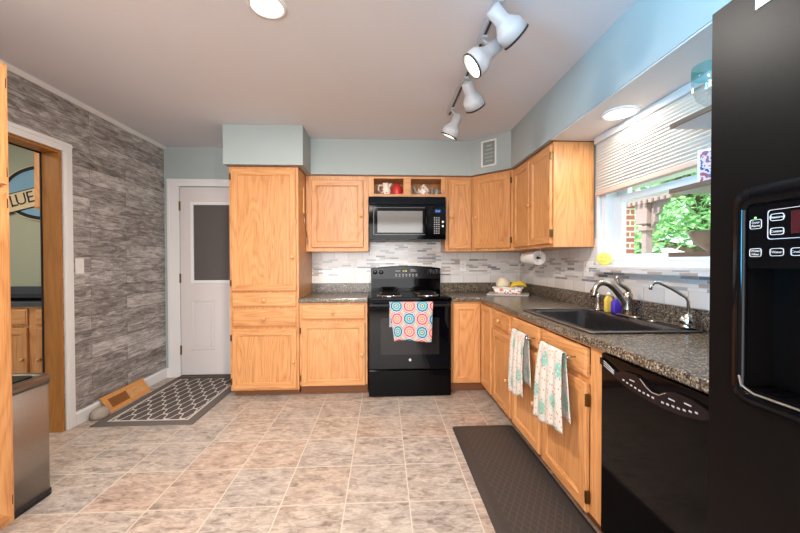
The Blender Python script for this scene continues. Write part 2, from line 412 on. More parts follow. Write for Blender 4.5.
def origin(o, p):
    """move the origin of a top-level mesh object to p"""
    o.data.transform(Matrix.Translation(-Vector(p))); o.location = p; return o
def tag(o, label=None, cat=None, group=None, kind=None):
    for k, v in (('label', label), ('category', cat), ('group', group), ('kind', kind)):
        if v: o[k] = v
    return o
def thing(name, loc, label, cat, group=None):
    o = bpy.data.objects.new(name, None); C.objects.link(o); o.location = loc; o.empty_display_size = .05
    return tag(o, label, cat, group)
def struct(o): o['kind'] = 'structure'; return o
def copy_tree(o, parent=None):
    c = o.copy(); C.objects.link(c)
    if parent is not None: c.parent = parent
    for ch in [x for x in bpy.data.objects if x.parent == o]: copy_tree(ch, c)
    return c
def B(name, mat, parent, *a, **k): return MB().box(*a, **k).build(name, mat, parent)
def rrect(x0, x1, y0, y1, r, n=5):
    out = []
    for cx, cy, a0 in ((x1 - r, y1 - r, 0), (x0 + r, y1 - r, PI / 2), (x0 + r, y0 + r, PI), (x1 - r, y0 + r, 1.5 * PI)):
        out += [(cx + r * math.cos(a0 + i / n * PI / 2), cy + r * math.sin(a0 + i / n * PI / 2)) for i in range(n + 1)]
    return out
def text(name, body, size, M, mat, parent, depth=.0006, align='CENTER'):
    c = bpy.data.curves.new(name, 'FONT'); c.body = body; c.size = size; c.extrude = depth; c.align_x = align; c.align_y = 'CENTER'
    c.materials.append(mat); c.resolution_u = 3; f = bpy.data.objects.new(name, c); C.objects.link(f)
    dg = bpy.context.evaluated_depsgraph_get(); me = bpy.data.meshes.new_from_object(f.evaluated_get(dg)); bpy.data.objects.remove(f)
    o = bpy.data.objects.new(name, me); C.objects.link(o)
    off = Vector((0, 0, 0)); p = parent
    while p is not None: off += Vector(p.location); p = p.parent
    o.parent = parent; o.matrix_local = Matrix.Translation(-off) @ M
    return o
class Face:
    """a vertical face: u runs along it, n out of it, z up"""
    def __init__(s, o, u, n): s.o = Vector(o + (0,)); s.u = Vector(u + (0,)).normalized(); s.n = Vector(n + (0,)).normalized()
    def __call__(s, u, n, z): p = s.o + s.u * u + s.n * n; return (p.x, p.y, z)
    def M(s, u, n, z):
        m = Matrix.Identity(4); m.col[0][:3] = s.u; m.col[1][:3] = (0, 0, 1); m.col[2][:3] = s.n; m.col[3][:3] = s(u, n, z); return m

# ------------------------------------------------------------------ room
XL, XR, YW, ZC = -2.37, 1.56, 3.86, 2.50
XF, YF, XU, YU = 0.94, 3.25, 1.245, 3.555          # faces of the base and wall cabinets
YR = -2.6
struct(MB().box(-5.6, 1.70, YR, YW + .1, -.1, 0).build('floor', FLOOR))
struct(MB().box(-5.6, 1.70, YR, YW + .1, ZC, ZC + .1).build('ceiling', CEIL))
struct(MB().box(XL - .12, XR + .15, YW, YW + .12, 0, ZC).build('wall_back', PAINT))
m = MB()                                            # left wall with the doorway y 1.75 .. 2.666
m.box(XL - .12, XL, 2.666, YW, 0, ZC); m.box(XL - .12, XL, YR, 1.75, 0, ZC); m.box(XL - .12, XL, 1.75, 2.666, 2.073, ZC)
struct(m.build('wall_left', PLANK))
WY0, WY1, WZ0, WZ1 = 1.50, 2.41, 1.225, 2.12          # kitchen window opening
m = MB()
m.box(XR, XR + .15, WY1, YW, 0, ZC); m.box(XR, XR + .15, YR, WY0, 0, ZC); m.box(XR, XR + .15, WY0, WY1, 0, WZ0); m.box(XR, XR + .15, WY0, WY1, WZ1, ZC)
struct(m.build('wall_right', PAINT))
struct(MB().box(XL - .12, XR + .15, YR - .12, YR, 0, ZC).build('wall_rear', PAINT))
# next room
struct(MB().box(-5.6, XL - .121, 3.72, 3.84, 0, ZC).build('wall_dining_back', SAGE))
struct(MB().box(-5.7, -5.6, YR, 3.84, 0, ZC).build('wall_dining_left', SAGE))
# soffits
def soffit(name, poly):
    m = MB(); m.prism(poly, 2.14, ZC - .001, lambda a, b, h: (a, b, h))
    return struct(m.build(name, PAINT))
soffit('soffit_over_pantry', [(-1.45, 3.205), (-.735, 3.205), (-.735, YW - .001), (-1.45, YW - .001)])
soffit('soffit_back', [(-.734, 3.535), (.905, 3.535), (1.21, 3.23), (1.21, YR + .01), (XR - .001, YR + .01), (XR - .001, YW - .001), (-.734, YW - .001)])
# white underside board of the right soffit
struct(MB().box(1.215, XR - .002, YR + .02, 2.462, 2.132, 2.1395).build('trim_soffit', PAINTW))
# crown, baseboards
m = MB(); m.prism([(0, 0), (.012, 0), (.030, .018), (.030, .03), (0, .03)], YR, YW - .001, lambda a, b, h: (XL + a, h, ZC - .031 + b)); struct(m.build('trim_crown', WHITE))
m = MB(); m.prism([(0, 0), (.016, 0), (.016, .085), (.008, .1), (0, .1)], 2.742, YW - .001, lambda a, b, h: (XL + a, h, b)); struct(m.build('baseboard_left', WHITE))
m = MB(); m.box(XL + .016, -2.335, YW - .015, YW, 0, .1); struct(m.build('baseboard_back', WHITE))
# doorway casing + oak jamb lining
def casing(m, a0, a1, z0, z1, T, vertical):
    m.box(a0, a1, 0, .018, z0, z1, T=T, bev=.003)
    if vertical: m.box(a0 + .012, a0 + .03, 0, .023, z0, z1, T=T, bev=.003)
    else: m.box(a0, a1, 0, .023, z1 - .03, z1 - .012, T=T, bev=.003)
T = lambda a, n, z: (XL + n, a, z)
m = MB(); casing(m, 2.668, 2.738, 0, 2.073, T, 1); casing(m, 1.68, 1.748, 0, 2.073, T, 1); casing(m, 1.68, 2.738, 2.073, 2.143, T, 0)
struct(m.build('trim_doorway', WHITE))
m = MB(); m.box(XL - .119, XL, 2.646, 2.665, 0, 2.072); m.box(XL - .119, XL, 1.752, 1.77, 0, 2.072); m.box(XL - .119, XL, 1.77, 2.646, 2.054, 2.072)
struct(m.build('trim_jamb', OAKD))
m = MB(); m.box(XL - .126, XL - .1201, 2.636, 2.665, 0, 2.06); m.box(XL - .126, XL - .1201, 1.75, 2.665, 2.045, 2.06)
struct(m.build('trim_jamb_edge', SIGNK))

# back door with half glass and blind
T = lambda a, n, z: (a, YW - n, z)
m = MB(); casing(m, -2.335, -2.205, 0, 2.075, lambda a, n, z: (a, YW - n, z), 1); casing(m, -2.335, -1.15, 2.075, 2.155, T, 0)
struct(m.build('trim_back_door', WHITE))
dr = bpy.data.objects.new('door_1', None); C.objects.link(dr); dr.location = (-1.75, YW - .01, 0); struct(dr)
m = MB()
DX0, DX1, GX0, GX1, GZ0, GZ1 = -2.195, -1.29, -2.065, -1.42, 1.045, 1.885
for a in ((DX0, GX0, .03, 2.062), (GX1, DX1, .03, 2.062), (GX0, GX1, .03, GZ0), (GX0, GX1, GZ1, 2.062)): m.box(a[0], a[1], YW - .016, YW - .001, a[2], a[3])
m.build('door_panel', DOORW, dr)
m = MB()
for a in ((GX0 - .02, GX0 + .012, GZ0 - .02, GZ1 + .02), (GX1 - .012, GX1 + .02, GZ0 - .02, GZ1 + .02), (GX0 + .012, GX1 - .012, GZ0 - .02, GZ0 + .012), (GX0 + .012, GX1 - .012, GZ1 - .012, GZ1 + .02)): m.box(a[0], a[1], YW - .026, YW - .012, a[2], a[3], bev=.004)
m.build('glass_frame', WHITE, dr)
m = MB()
for k in range(42): 
    z = GZ0 + .02 + k * .0193; m.box(GX0 + .012, GX1 - .012, YW - .010, YW - .006, z, z + .0165)
m.box(GX0 + .012, GX1 - .012, YW - .0045, YW - .002, GZ0, GZ1)
m.tube([(-1.70, YW - .013, 1.86), (-1.705, YW - .013, 1.10)], .003, 6); m.build('blind', LINER, dr)
m = MB()
for z0, z1 in ((.30, .84),):
    for x0, x1 in ((-2.08, -1.84), (-1.66, -1.42)):
        for a in ((x0, x0 + .014, z0, z1), (x1 - .014, x1, z0, z1), (x0, x1, z0, z0 + .014), (x0, x1, z1 - .014, z1)): m.box(a[0], a[1], YW - .021, YW - .015, a[2], a[3], bev=.003)
        m.box(x0 + .035, x1 - .035, YW - .022, YW - .015, z0 + .035, z1 - .035, bev=.005)
m.build('lower_moulding', DOORW, dr)
for z in (1.86, 1.08, .30):
    MB().box(-2.205, -2.19, YW - .022, YW - .014, z - .05, z + .05, bev=.002).cyl((-2.199, YW - .024, z - .05), (-2.199, YW - .024, z + .05), .006, seg=8).build('hinge', BRASS, dr)
MB().lathe([(.028, 0), (.028, .008), (.012, .012), (.012, .04), (.027, .05), (.027, .07), (.01, .078)], (-1.36, YW - .016, .95), (0, -1, 0)).build('door_knob', NICKEL, dr, True)
struct(MB().box(-2.2, -1.28, YW - .09, YW - .001, 0, .024, bev=.005).build('trim_threshold', TREADM))

# tiled splashback (a skin on the wall): plain courses, mosaic band, and full mosaic behind the range
m = MB(); y = YW - .008
m.box(-.79, XR - .009, y, YW, 1.017, 1.10); m.box(-.79, XR - .009, y, YW, 1.10, 1.285, mi=1); m.box(-.79, -.165, y, YW, 1.285, 1.375); m.box(.645, XR - .009, y, YW, 1.285, 1.375)
m.box(-.165, .645, y, YW, 1.285, 1.475, mi=1)
struct(m.build('trim_splashback_rear', [SUBWAY, MOSAIC]))
m = MB(); x = XR - .008
m.box(x, XR, .80, YW - .009, 1.017, 1.10); m.box(x, XR, WY1 + .03, YW - .009, 1.10, 1.285, mi=1); m.box(x, XR, .80, WY1 + .03, 1.10, 1.19, mi=1); m.box(x, XR, WY1 + .03, YW - .009, 1.285, 1.375); m.box(x, XR, WY1 + .03, 2.47, 1.375, 1.42)
struct(m.build('trim_splashback_side', [SUBWAY, MOSAIC]))

# ------------------------------------------------------------------ window over the sink
win = bpy.data.objects.new('window_1', None); C.objects.link(win); win.location = (XR + .07, (WY0 + WY1) / 2, WZ0); struct(win)
BLUEW = plain('cool white window paint', '#dfe6ea', .4, var=.02)
m = MB()
for a in ((WY1 - .05, WY1, WZ0, WZ1), (WY0, WY0 + .03, WZ0, WZ1), (WY0 + .03, WY1 - .05, WZ1 - .03, WZ1), (WY0 + .03, WY1 - .05, WZ0, WZ0 + .03)): m.box(XR + .002, XR + .149, a[0], a[1], a[2], a[3])
m.build('window_frame', BLUEW, win)
def sash(z0, z1, x):
    m = MB(); w = .045; wl = .095
    for a in ((WY1 - .05 - wl, WY1 - .05, z0, z1), (WY0 + .03, WY0 + .03 + w, z0, z1), (WY0 + .075, WY1 - .05 - wl, z0, z0 + w), (WY0 + .075, WY1 - .05 - wl, z1 - w, z1)): m.box(x, x + .035, a[0], a[1], a[2], a[3], bev=.004)
    f = m.build('window_sash', BLUEW, win)
    MB().box(x + .015, x + .02, WY0 + .075, WY1 - .05 - wl, z0 + w, z1 - w).build('pane', PANE, f)
sash(WZ0 + .03, 1.70, XR + .05); sash(1.655, WZ1 - .03, XR + .09)
sill = MB(); sill.box(XR - .075, XR + .05, WY0 - .02, WY1 + .02, 1.205, 1.224, mi=0, bev=.003); sill.box(XR - .075, XR - .07, WY0 - .02, WY1 + .02, 1.18, 1.205, mi=1); sill.box(XR - .07, XR, WY0 - .02, WY1 + .02, 1.19, 1.205)
sill.build('window_sill', [WHITE, MOSAIC], win)
m = MB(); T = lambda a, n, z: (XR - n, a, z); m.box(WY1, WY1 + .028, 0, .016, 1.226, 2.125, T=T, bev=.003); m.box(WY0 - .028, WY0, 0, .016, 1.226, 2.125, T=T, bev=.003); m.build('window_casing', BLUEW, win)
# cellular shade
sh = thing('window_shade', (XR - .03, (WY0 + WY1) / 2, 2.12), 'cream pleated cellular shade half lowered over the sink window', 'window shade')
B('headrail', PAINTW, sh, XR - .058, XR - .004, WY0, WY1 - .004, 2.085, 2.13, bev=.003)
m = MB(); n = 17; z0, z1 = 1.745, 2.085; poly = []
for k in range(n):
    zt = z1 - (z1 - z0) * k / n; zb = z1 - (z1 - z0) * (k + 1) / n
    poly += [(.014, zt), (.024, (zt + zb) / 2)]
poly += [(.014, z0)]
front = [(XR - .024 - a, z) for a, z in poly]; back = [(XR - .024 + a - .012, z) for a, z in poly][::-1]
m.prism(front + back, WY0 + .005, WY1 - .012, lambda a, b, h: (a, h, b)); m.build('pleated_fabric', SHADE, sh)
B('bottom_rail', plain('beige shade rail', '#bfa898', .5), sh, XR - .052, XR - .012, WY0 + .005, WY1 - .012, 1.715, 1.745, bev=.004)

# ------------------------------------------------------------------ outdoors
struct(MB().box(2.0, 40, -10, 40, -.4, -.3).build('ground_lawn', LAWN))
struct(MB().box(XR + .151, 4.2, -3, 7.5, -.4, -.15).build('ground_porch', plain('porch slab', '#b9b2a8', .9)))
pb = tag(origin(MB().box(3.10, 3.35, 4.46, 4.70, -.15, 2.2).build('porch_pillar', BRICK), (3.2, 4.55, -.15)), 'red brick pillar of the porch outside the sink window', 'pillar')
pp = thing('porch_post', (3.2, 4.02, -.15), 'grey wooden porch post with pierced bracket outside the window', 'post')
MB().box(3.16, 3.24, 4.015, 4.085, -.15, 1.70).box(3.12, 3.28, 3.96, 4.14, 1.70, 1.95, bev=.01).box(3.13, 3.27, 3.98, 4.12, 1.62, 1.68, bev=.01).build('shaft', PORCHW, pp)
m = MB(); br = [(3.96, 1.98), (3.72, 1.98), (3.74, 1.92), (3.82, 1.90), (3.84, 1.82), (3.90, 1.80), (3.91, 1.72), (3.96, 1.66)]
m.prism(br, 3.18, 3.22, lambda a, b, h: (h, a, b)); m.build('bracket', PORCHW, pp)
m = MB(); m.box(3.1, 3.3, 3.55, 4.35, 1.98, 2.03)
for k in range(9): m.box(3.08, 3.1, 3.58 + k * .085, 3.63 + k * .085, 1.94, 1.98)
m.build('dentil_rail', PORCHW, pp)
tag(origin(MB().box(3.05, 3.35, 3.3, 7, 2.21, 2.5).build('porch_beam', plain('pale porch beam', '#c9d3da', .8)), (3.2, 5, 2.21)), 'pale blue grey porch beam above the post outside', 'beam')
def tree(x, y, h, rad, label, n, seed):
    rnd = random.Random(seed)
    t = thing('leafy_tree', (x, y, -.3), label, 'tree')
    m = MB(); m.tube([(x, y, -.3), (x + .1, y, h * .3), (x - .1, y + .1, h * .55), (x, y, h * .9)], [.3, .22, .16, .05], 8)
    for k in range(9):
        a = rnd.uniform(0, 2 * PI); z = h * rnd.uniform(.3, .7); r = rad * rnd.uniform(.5, .9)
        m.tube([(x, y, z), (x + r * .5 * math.cos(a), y + r * .5 * math.sin(a), z + .25), (x + r * math.cos(a), y + r * math.sin(a), z + rnd.uniform(.2, .9))], [.1, .06, .02], 6)
    m.build('trunk', BARK, t)
    m = MB(); cl = []
    for k in range(55):
        a = rnd.uniform(0, 2 * PI); r = rad * math.sqrt(rnd.random()); zz = h * .55 + rnd.uniform(-1, 1) * h * .45
        cl.append((x + r * math.cos(a), y + r * math.sin(a), zz, rnd.uniform(.35, .8)))
    for k in range(n):
        c = rnd.choice(cl); d = Vector((rnd.gauss(0, 1), rnd.gauss(0, 1), rnd.gauss(0, .8))); d = d.normalized() * c[3] * rnd.random() ** .4
        p = Vector(c[:3]) + d; s_ = rnd.uniform(.05, .11)
        u = Vector((rnd.gauss(0, 1), rnd.gauss(0, 1), rnd.gauss(0, 1))).normalized(); v = u.orthogonal().normalized()
        m.faces([tuple(p - u * s_), tuple(p + v * s_ * .5), tuple(p + u * s_), tuple(p - v * s_ * .5)], [(0, 1, 2, 3)])
    m.build('foliage', LEAF, t); return t
tree(6.4, 6.6, 4.6, 2.1, 'bright green leafy tree directly outside the window behind the porch bracket', 16000, 3)
tree(10.6, 15.8, 6.5, 2.8, 'taller leafy tree farther off between porch post and near tree', 12000, 5)
tree(14.6, 8.7, 6.0, 3.2, 'pale leafy tree farther off behind the near tree', 12000, 9)

# ------------------------------------------------------------------ cabinets
def door(F, u0, u1, z0, z1, parent, name='door', knob=None, hinge=None, hmat=OAKX, st=.052, n0=.001):
    m = MB()
    L = lambda i, n: [(u0 + i, n0 + n, z0 + i), (u1 - i, n0 + n, z0 + i), (u1 - i, n0 + n, z1 - i), (u0 + i, n0 + n, z1 - i)]
    m.loops([L(0, 0), L(0, .015), L(.005, .02), L(st, .02), L(st + .005, .0155), L(st + .009, .0155), L(st + .013, .011), L(st + .02, .0115)], T=F, mis=lambda k, i: 1 if (k in (2, 3) and i in (0, 2)) else 0)
    d = m.build(name, [OAKV, hmat], parent)
    if knob: wood_knob(F, knob[0], knob[1], d, n0 + .0205)
    if hinge is not None:
        for z in (z0 + .075, z1 - .075):
            MB().box(hinge - .006, hinge + .006, n0 + .002, n0 + .024, z - .028, z + .028, T=F, bev=.002).build('hinge', BRASS, d)
    return d
def wood_knob(F, u, z, parent, n):
    o = F(u, n, z); MB().lathe([(.008, 0), (.007, .008), (.015, .014), (.017, .02), (.013, .027), (.004, .029)], o, tuple(F.n), 14).build('knob', OAKL, parent, True)
def drawer(F, u0, u1, z0, z1, parent, hmat=OAKX, knob=True, name='drawer', n0=.001):
    m = MB(); L = lambda i, n: [(u0 + i, n0 + n, z0 + i), (u1 - i, n0 + n, z0 + i), (u1 - i, n0 + n, z1 - i), (u0 + i, n0 + n, z1 - i)]
    m.loops([L(0, 0), L(0, .012), L(.006, .014), L(.012, .02), L(.018, .0205)], T=F)
    d = m.build(name, hmat, parent)
    if knob: wood_knob(F, (u0 + u1) / 2, (z0 + z1) / 2, d, n0 + .021)
    return d
FB = Face((0, YF), (1, 0), (0, -1)); FBU = Face((0, YU), (1, 0), (0, -1))
FR = Face((XF, 0), (0, 1), (-1, 0)); FRU = Face((XU, 0), (0, 1), (-1, 0))
ZT = 2.128

# tall pantry left of the worktop
t = thing('pantry_cabinet', (-1.1, 3.55, 0), 'tall honey oak pantry cabinet standing beside the white back door', 'cabinet')
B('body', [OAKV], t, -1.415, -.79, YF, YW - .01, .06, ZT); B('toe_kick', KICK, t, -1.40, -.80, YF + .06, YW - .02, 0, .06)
B('top_shadow_strip', KICK, t, -1.42, -.785, YF - .006, YW - .01, ZT, ZT + .01)  # dark strip standing in for the shadow line under the soffit overhang
door(FB, -1.395, -.808, .985, 2.11, t, knob=(-.835, 1.30), hinge=-1.402)
drawer(FB, -1.395, -.808, .838, .968, t); drawer(FB, -1.395, -.808, .655, .81, t)
door(FB, -1.395, -.808, .075, .63, t, knob=(-.835, .33), hinge=-1.402)
# base left of range
t = thing('base_cabinet', (-.47, 3.55, 0), 'oak base cabinet with one drawer between pantry and black range', 'cabinet')
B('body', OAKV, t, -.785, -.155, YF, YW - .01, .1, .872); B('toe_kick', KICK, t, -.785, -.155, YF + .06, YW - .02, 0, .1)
drawer(FB, -.768, -.175, .715, .852, t); door(FB, -.768, -.175, .095, .688, t, knob=(-.205, .39), hinge=-.774)
# corner base (doors meeting in the inner corner)
t = thing('corner_base_cabinet', (1.2, 3.5, 0), 'oak corner base cabinet with two narrow doors meeting right of the range', 'cabinet')
m = MB(); m.prism([(.642, YF), (XF, YF), (XF, 2.905), (XR - .01, 2.905), (XR - .01, YW - .01), (.642, YW - .01)], .1, .872, lambda a, b, h: (a, b, h)); m.build('body', OAKV, t)
m = MB(); m.prism([(.642, YF + .06), (XF + .06, YF + .06), (XF + .06, 2.905), (XR - .02, 2.905), (XR - .02, YW - .02), (.642, YW - .02)], 0, .1, lambda a, b, h: (a, b, h)); m.build('toe_kick', KICK, t)
door(FB, .655, .918, .1, .855, t); door(FR, 2.925, 3.225, .1, .855, t, hmat=OAKY)
# drawer base on the right run
t = thing('drawer_base_cabinet', (1.25, 2.69, 0), 'narrow oak base cabinet with one small drawer next to the corner doors', 'cabinet')
B('body', OAKV, t, XF, XR - .01, 2.447, 2.903, .1, .872); B('toe_kick', KICK, t, XF + .06, XR - .02, 2.447, 2.903, 0, .1)
drawer(FR, 2.475, 2.885, .715, .852, t, OAKY); door(FR, 2.475, 2.885, .1, .69, t, knob=(2.51, .37), hmat=OAKY)
# sink base (an open box behind its face frame)
t = thing('sink_base_cabinet', (1.25, 1.93, 0), 'wide oak sink cabinet with two towel-hung false drawer fronts', 'cabinet')
m = MB()
m.box(XF + .02, XR - .01, 2.427, 2.445, .1, .872); m.box(XF + .02, XR - .01, 1.43, 1.448, .1, .872); m.box(XF + .02, XR - .01, 1.448, 2.427, .1, .118); m.box(XR - .02, XR - .01, 1.448, 2.427, .118, .872)
m.box(XF, XF + .02, 2.40, 2.445, .1, .872); m.box(XF, XF + .02, 1.425, 1.52, .1, .872); m.box(XF, XF + .02, 1.95, 2.0, .1, .872)
m.box(XF, XF + .02, 1.52, 2.40, .86, .872); m.box(XF, XF + .02, 1.52, 2.40, .69, .73); m.box(XF, XF + .02, 1.52, 2.40, .1, .13)
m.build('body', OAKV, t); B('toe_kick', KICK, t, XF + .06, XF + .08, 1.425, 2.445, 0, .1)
drawer(FR, 2.0, 2.43, .722, .855, t, OAKY, False, 'false_drawer_front'); drawer(FR, 1.525, 1.965, .722, .855, t, OAKY, False, 'false_drawer_front')
door(FR, 2.0, 2.43, .1, .695, t, knob=(2.035, .39), hmat=OAKY); door(FR, 1.525, 1.965, .1, .695, t, hmat=OAKY, hinge=1.518)
# wall cabinets
t = thing('wall_cabinet', (-.45, 3.7, 1.36), 'oak wall cabinet with one wide door between pantry and microwave', 'cabinet')
B('body', OAKV, t, -.785, -.155, YU, YW - .01, 1.36, ZT); B('top_shadow_strip', KICK, t, -.785, -.155, YU - .005, YW - .01, ZT, ZT + .01)
door(FBU, -.73, -.205, 1.40, 2.085, t, knob=(-.232, 1.72))
t = thing('cubby_cabinet', (.24, 3.7, 1.915), 'low oak cabinet with two open cubbies holding teaware above microwave', 'cabinet')
m = MB()
m.box(-.153, .637, YU + .02, YW - .01, 1.915, 1.935); m.box(-.153, .637, YU + .02, YW - .01, ZT - .012, ZT); m.box(-.153, -.135, YU + .02, YW - .01, 1.935, ZT - .012); m.box(.619, .637, YU + .02, YW - .01, 1.935, ZT - .012); m.box(.235, .253, YU + .02, YW - .02, 1.935, ZT - .012); m.box(-.135, .619, YW - .02, YW - .01, 1.935, ZT - .012)
m.build('body', OAKV, t)
m = MB()
for a in ((-.153, -.098, 1.915, ZT), (.207, .283, 1.915, ZT), (.597, .637, 1.915, ZT), (-.098, .207, 1.915, 1.95), (.283, .597, 1.915, 1.95), (-.098, .207, 2.108, ZT), (.283, .597, 2.108, ZT)): m.box(a[0], a[1], YU, YU + .02, a[2], a[3])
m.build('face_frame', OAKX, t); B('top_shadow_strip', KICK, t, -.153, .637, YU - .005, YW - .01, ZT, ZT + .01)
t = thing('narrow_wall_cabinet', (.775, 3.7, 1.36), 'narrow oak wall cabinet just right of the microwave', 'cabinet')
B('body', OAKV, t, .64, .918, YU, YW - .01, 1.36, ZT); B('top_shadow_strip', KICK, t, .64, .918, YU - .005, YW - .01, ZT, ZT + .01)
door(FBU, .672, .908, 1.385, 2.105, t, knob=(.695, 1.71))
t = thing('corner_wall_cabinet', (1.25, 3.55, 1.36), 'diagonal oak corner wall cabinet below the small framed sign', 'cabinet')
P_ = [(.920, YU), (XU, YF - .02), (XR - .01, YF - .02), (XR - .01, YW - .01), (.920, YW - .01)]
m = MB(); m.prism(P_, 1.36, ZT, lambda a, b, h: (a, b, h)); m.build('body', OAKV, t); m = MB(); m.prism(P_, ZT, ZT + .01, lambda a, b, h: (a, b, h)); m.build('top_shadow_strip', KICK, t)
dv = Vector((XU - .920, YF - .02 - YU)); FD = Face((.920, YU), (dv.x, dv.y), (dv.y, -dv.x))
door(FD, .035, dv.length - .035, 1.385, 2.105, t, knob=(.06, 1.70), hinge=dv.length - .03)
t = thing('double_wall_cabinet', (1.4, 2.85, 1.36), 'oak wall cabinet with two doors beside the window, plain end panel', 'cabinet')
B('body', OAKV, t, XU, XR - .01, 2.475, YF - .022, 1.36, ZT); B('top_shadow_strip', KICK, t, XU - .005, XR - .01, 2.475, YF - .022, ZT, ZT + .01)
door(FRU, 2.865, 3.215, 1.385, 2.105, t, knob=(2.893, 1.72), hmat=OAKY); door(FRU, 2.49, 2.852, 1.385, 2.105, t, knob=(2.825, 1.72), hmat=OAKY, hinge=2.484)

# oak cabinet at the left edge of the view
FP = Face((-1.71, 0), (0, 1), (1, 0))
t = thing('utility_cabinet', (-2.0, 1.3, 0), 'tall oak cabinet at the left photo edge in front of the steel bin', 'cabinet')
B('body', OAKV, t, -2.30, -1.71, .95, 1.664, .06, 2.15); B('toe_kick', KICK, t, -2.29, -1.78, .96, 1.66, 0, .07)
door(FP, .97, 1.64, 1.60, 2.13, t, hmat=OAKY, knob=(1.0, 1.68)); door(FP, .97, 1.64, .09, 1.575, t, hmat=OAKY, knob=(1.0, 1.2))
for z in (.168, 1.52, 1.66, 2.06): MB().box(1.641, 1.649, .002, .012, z - .022, z + .022, T=FP, bev=.001).build('hinge', BRASS, t)

# ------------------------------------------------------------------ worktops
def bull(m, a0, a1, T):
    pr = [(.06, 0), (.006, 0), (0, .006), (0, .03), (.003, .036), (.009, .039), (.06, .039)]
    m.prism(pr, a0, a1, T)
CT = .875
t = thing('worktop', (-.47, 3.5, CT), 'short speckled brown worktop between the pantry and the range', 'worktop')
m = MB(); bull(m, -.787, -.152, lambda a, b, h: (h, YF - .028 + a, CT + b)); m.box(-.787, -.152, YF + .032, YW - .01, CT, .914); m.build('slab', GRAN, t)
B('upstand', GRAN, t, -.787, -.152, YW - .028, YW - .01, .914, 1.016, bev=.003)
t = thing('corner_worktop', (1.25, 2.5, CT), 'long L-shaped speckled brown worktop around the sink and corner', 'worktop')
m = MB(); xe = XF - .028; ye = YF - .028
bull(m, .642, xe, lambda a, b, h: (h, ye + a, CT + b)); bull(m, .80, ye + .06, lambda a, b, h: (xe + a, h, CT + b))
m.box(.642, xe, ye + .06, YW - .01, CT, .914); m.box(xe, XR - .01, ye + .06, YW - .01, CT, .914)
SX0, SX1, SY0, SY1 = 0.985, 1.490, 1.575, 2.325
m.box(xe + .06, XR - .01, SY1, ye + .06, CT, .914); m.box(xe + .06, XR - .01, .80, SY0, CT, .914); m.box(xe + .06, SX0, SY0, SY1, CT, .914); m.box(SX1, XR - .01, SY0, SY1, CT, .914)
m.build('slab', GRAN, t)
m = MB(); m.box(.642, XR - .01, YW - .028, YW - .01, .914, 1.016, bev=.003); m.box(XR - .028, XR - .01, .80, YW - .029, .914, 1.016, bev=.003); m.build('upstand', GRAN, t)

# ------------------------------------------------------------------ range
RX0, RX1, RY = -.142, .629, 3.17
t = thing('kitchen_range', (.243, 3.5, 0), 'glossy black electric range with medallion towel on its oven door', 'range')
B('body', BLACKG, t, RX0 + .004, RX1 - .004, RY + .045, YW - .03, .004, .895)
m = MB(); m.box(RX0, RX1, RY + .002, 3.79, .895, .922, bev=.006); m.box(RX0 + .03, RX1 - .03, RY + .05, 3.75, .922, .926); m.build('cooktop', BLACKG, t)
for bx, by, r in ((RX0 + .2, 3.36, .105), (RX1 - .2, 3.36, .085), (RX0 + .2, 3.62, .085), (RX1 - .2, 3.62, .105)):
    m = MB(); m.lathe([(r + .02, 0), (r + .022, .007), (r + .012, .009), (r - .02, .003)], (bx, by, .926), seg=32, cap0=False); bn = m.build('burner', CHROME, t, True)
    pts = []
    for k in range(120):
        a = k / 119 * 4 * 2 * PI; q = .02 + (r - .022) * k / 119; pts.append((bx + q * math.cos(a), by + q * math.sin(a), .940))
    MB().tube(pts, .0058, 6).build('coil', BLACKM, bn)
T = lambda a, b, h: (a, h, b)
top = [(RX0 + .005 + (RX1 - RX0 - .01) * k / 20, 1.182 + .028 * math.sin(PI * k / 20) ** .8) for k in range(21)]
m = MB(); m.prism([(RX0 + .005, .92)] + top + [(RX1 - .005, .92)], 3.775, 3.83, T); bgd = m.build('backguard', BLACKG, t)
m = MB(); top2 = [(a, b - .012) for a, b in top]; m.prism([(RX0 + .012, 1.07)] + [(min(max(a, RX0 + .012), RX1 - .012), b) for a, b in top2] + [(RX1 - .012, 1.07)], 3.757, 3.775, T)
m.build('control_panel', plain('charcoal control panel', '#141213', .15, spec=.2), bgd)
for kx in (RX0 + .05, RX0 + .115, RX1 - .115, RX1 - .05):
    m = MB(); m.lathe([(.024, 0), (.022, .006), (.017, .016), (.015, .022), (.003, .024)], (kx, 3.757, 1.14), (0, -1, 0), 18); kn = m.build('control_knob', BLACKM, bgd, True)
    MB().box(kx - .002, kx + .002, 3.731, 3.734, 1.135, 1.157).build('pointer', PRINT, kn)
    m = MB()
    for k in range(11):
        a = -PI * .2 + k / 10 * PI * 1.4; m.box(kx + .031 * math.cos(a) - .0018, kx + .031 * math.cos(a) + .0018, 3.7555, 3.757, 1.14 + .031 * math.sin(a) - .0018, 1.14 + .031 * math.sin(a) + .0018)
    m.build('dial_marks', PRINT, bgd)
cx = .243
B('clock_display', BLACKG, bgd, cx - .05, cx + .03, 3.754, 3.757, 1.135, 1.17)
text('clock_digits', '8:55', .028, Matrix.Translation((cx - .01, 3.7535, 1.153)) @ Matrix.Rotation(PI / 2, 4, 'X'), DISPG, bgd)
m = MB()
for k in range(7):
    for j in range(2): m.box(cx - .115 + k * .037, cx - .097 + k * .037, 3.7555, 3.757, 1.095 + j * .018, 1.101 + j * .018)
m.box(cx - .115, cx - .06, 3.7555, 3.757, 1.15, 1.155); m.box(cx + .05, cx + .115, 3.7555, 3.757, 1.15, 1.155); m.box(cx + .05, cx + .1, 3.7555, 3.757, 1.165, 1.169)
m.build('button_lettering', PRINT, bgd)
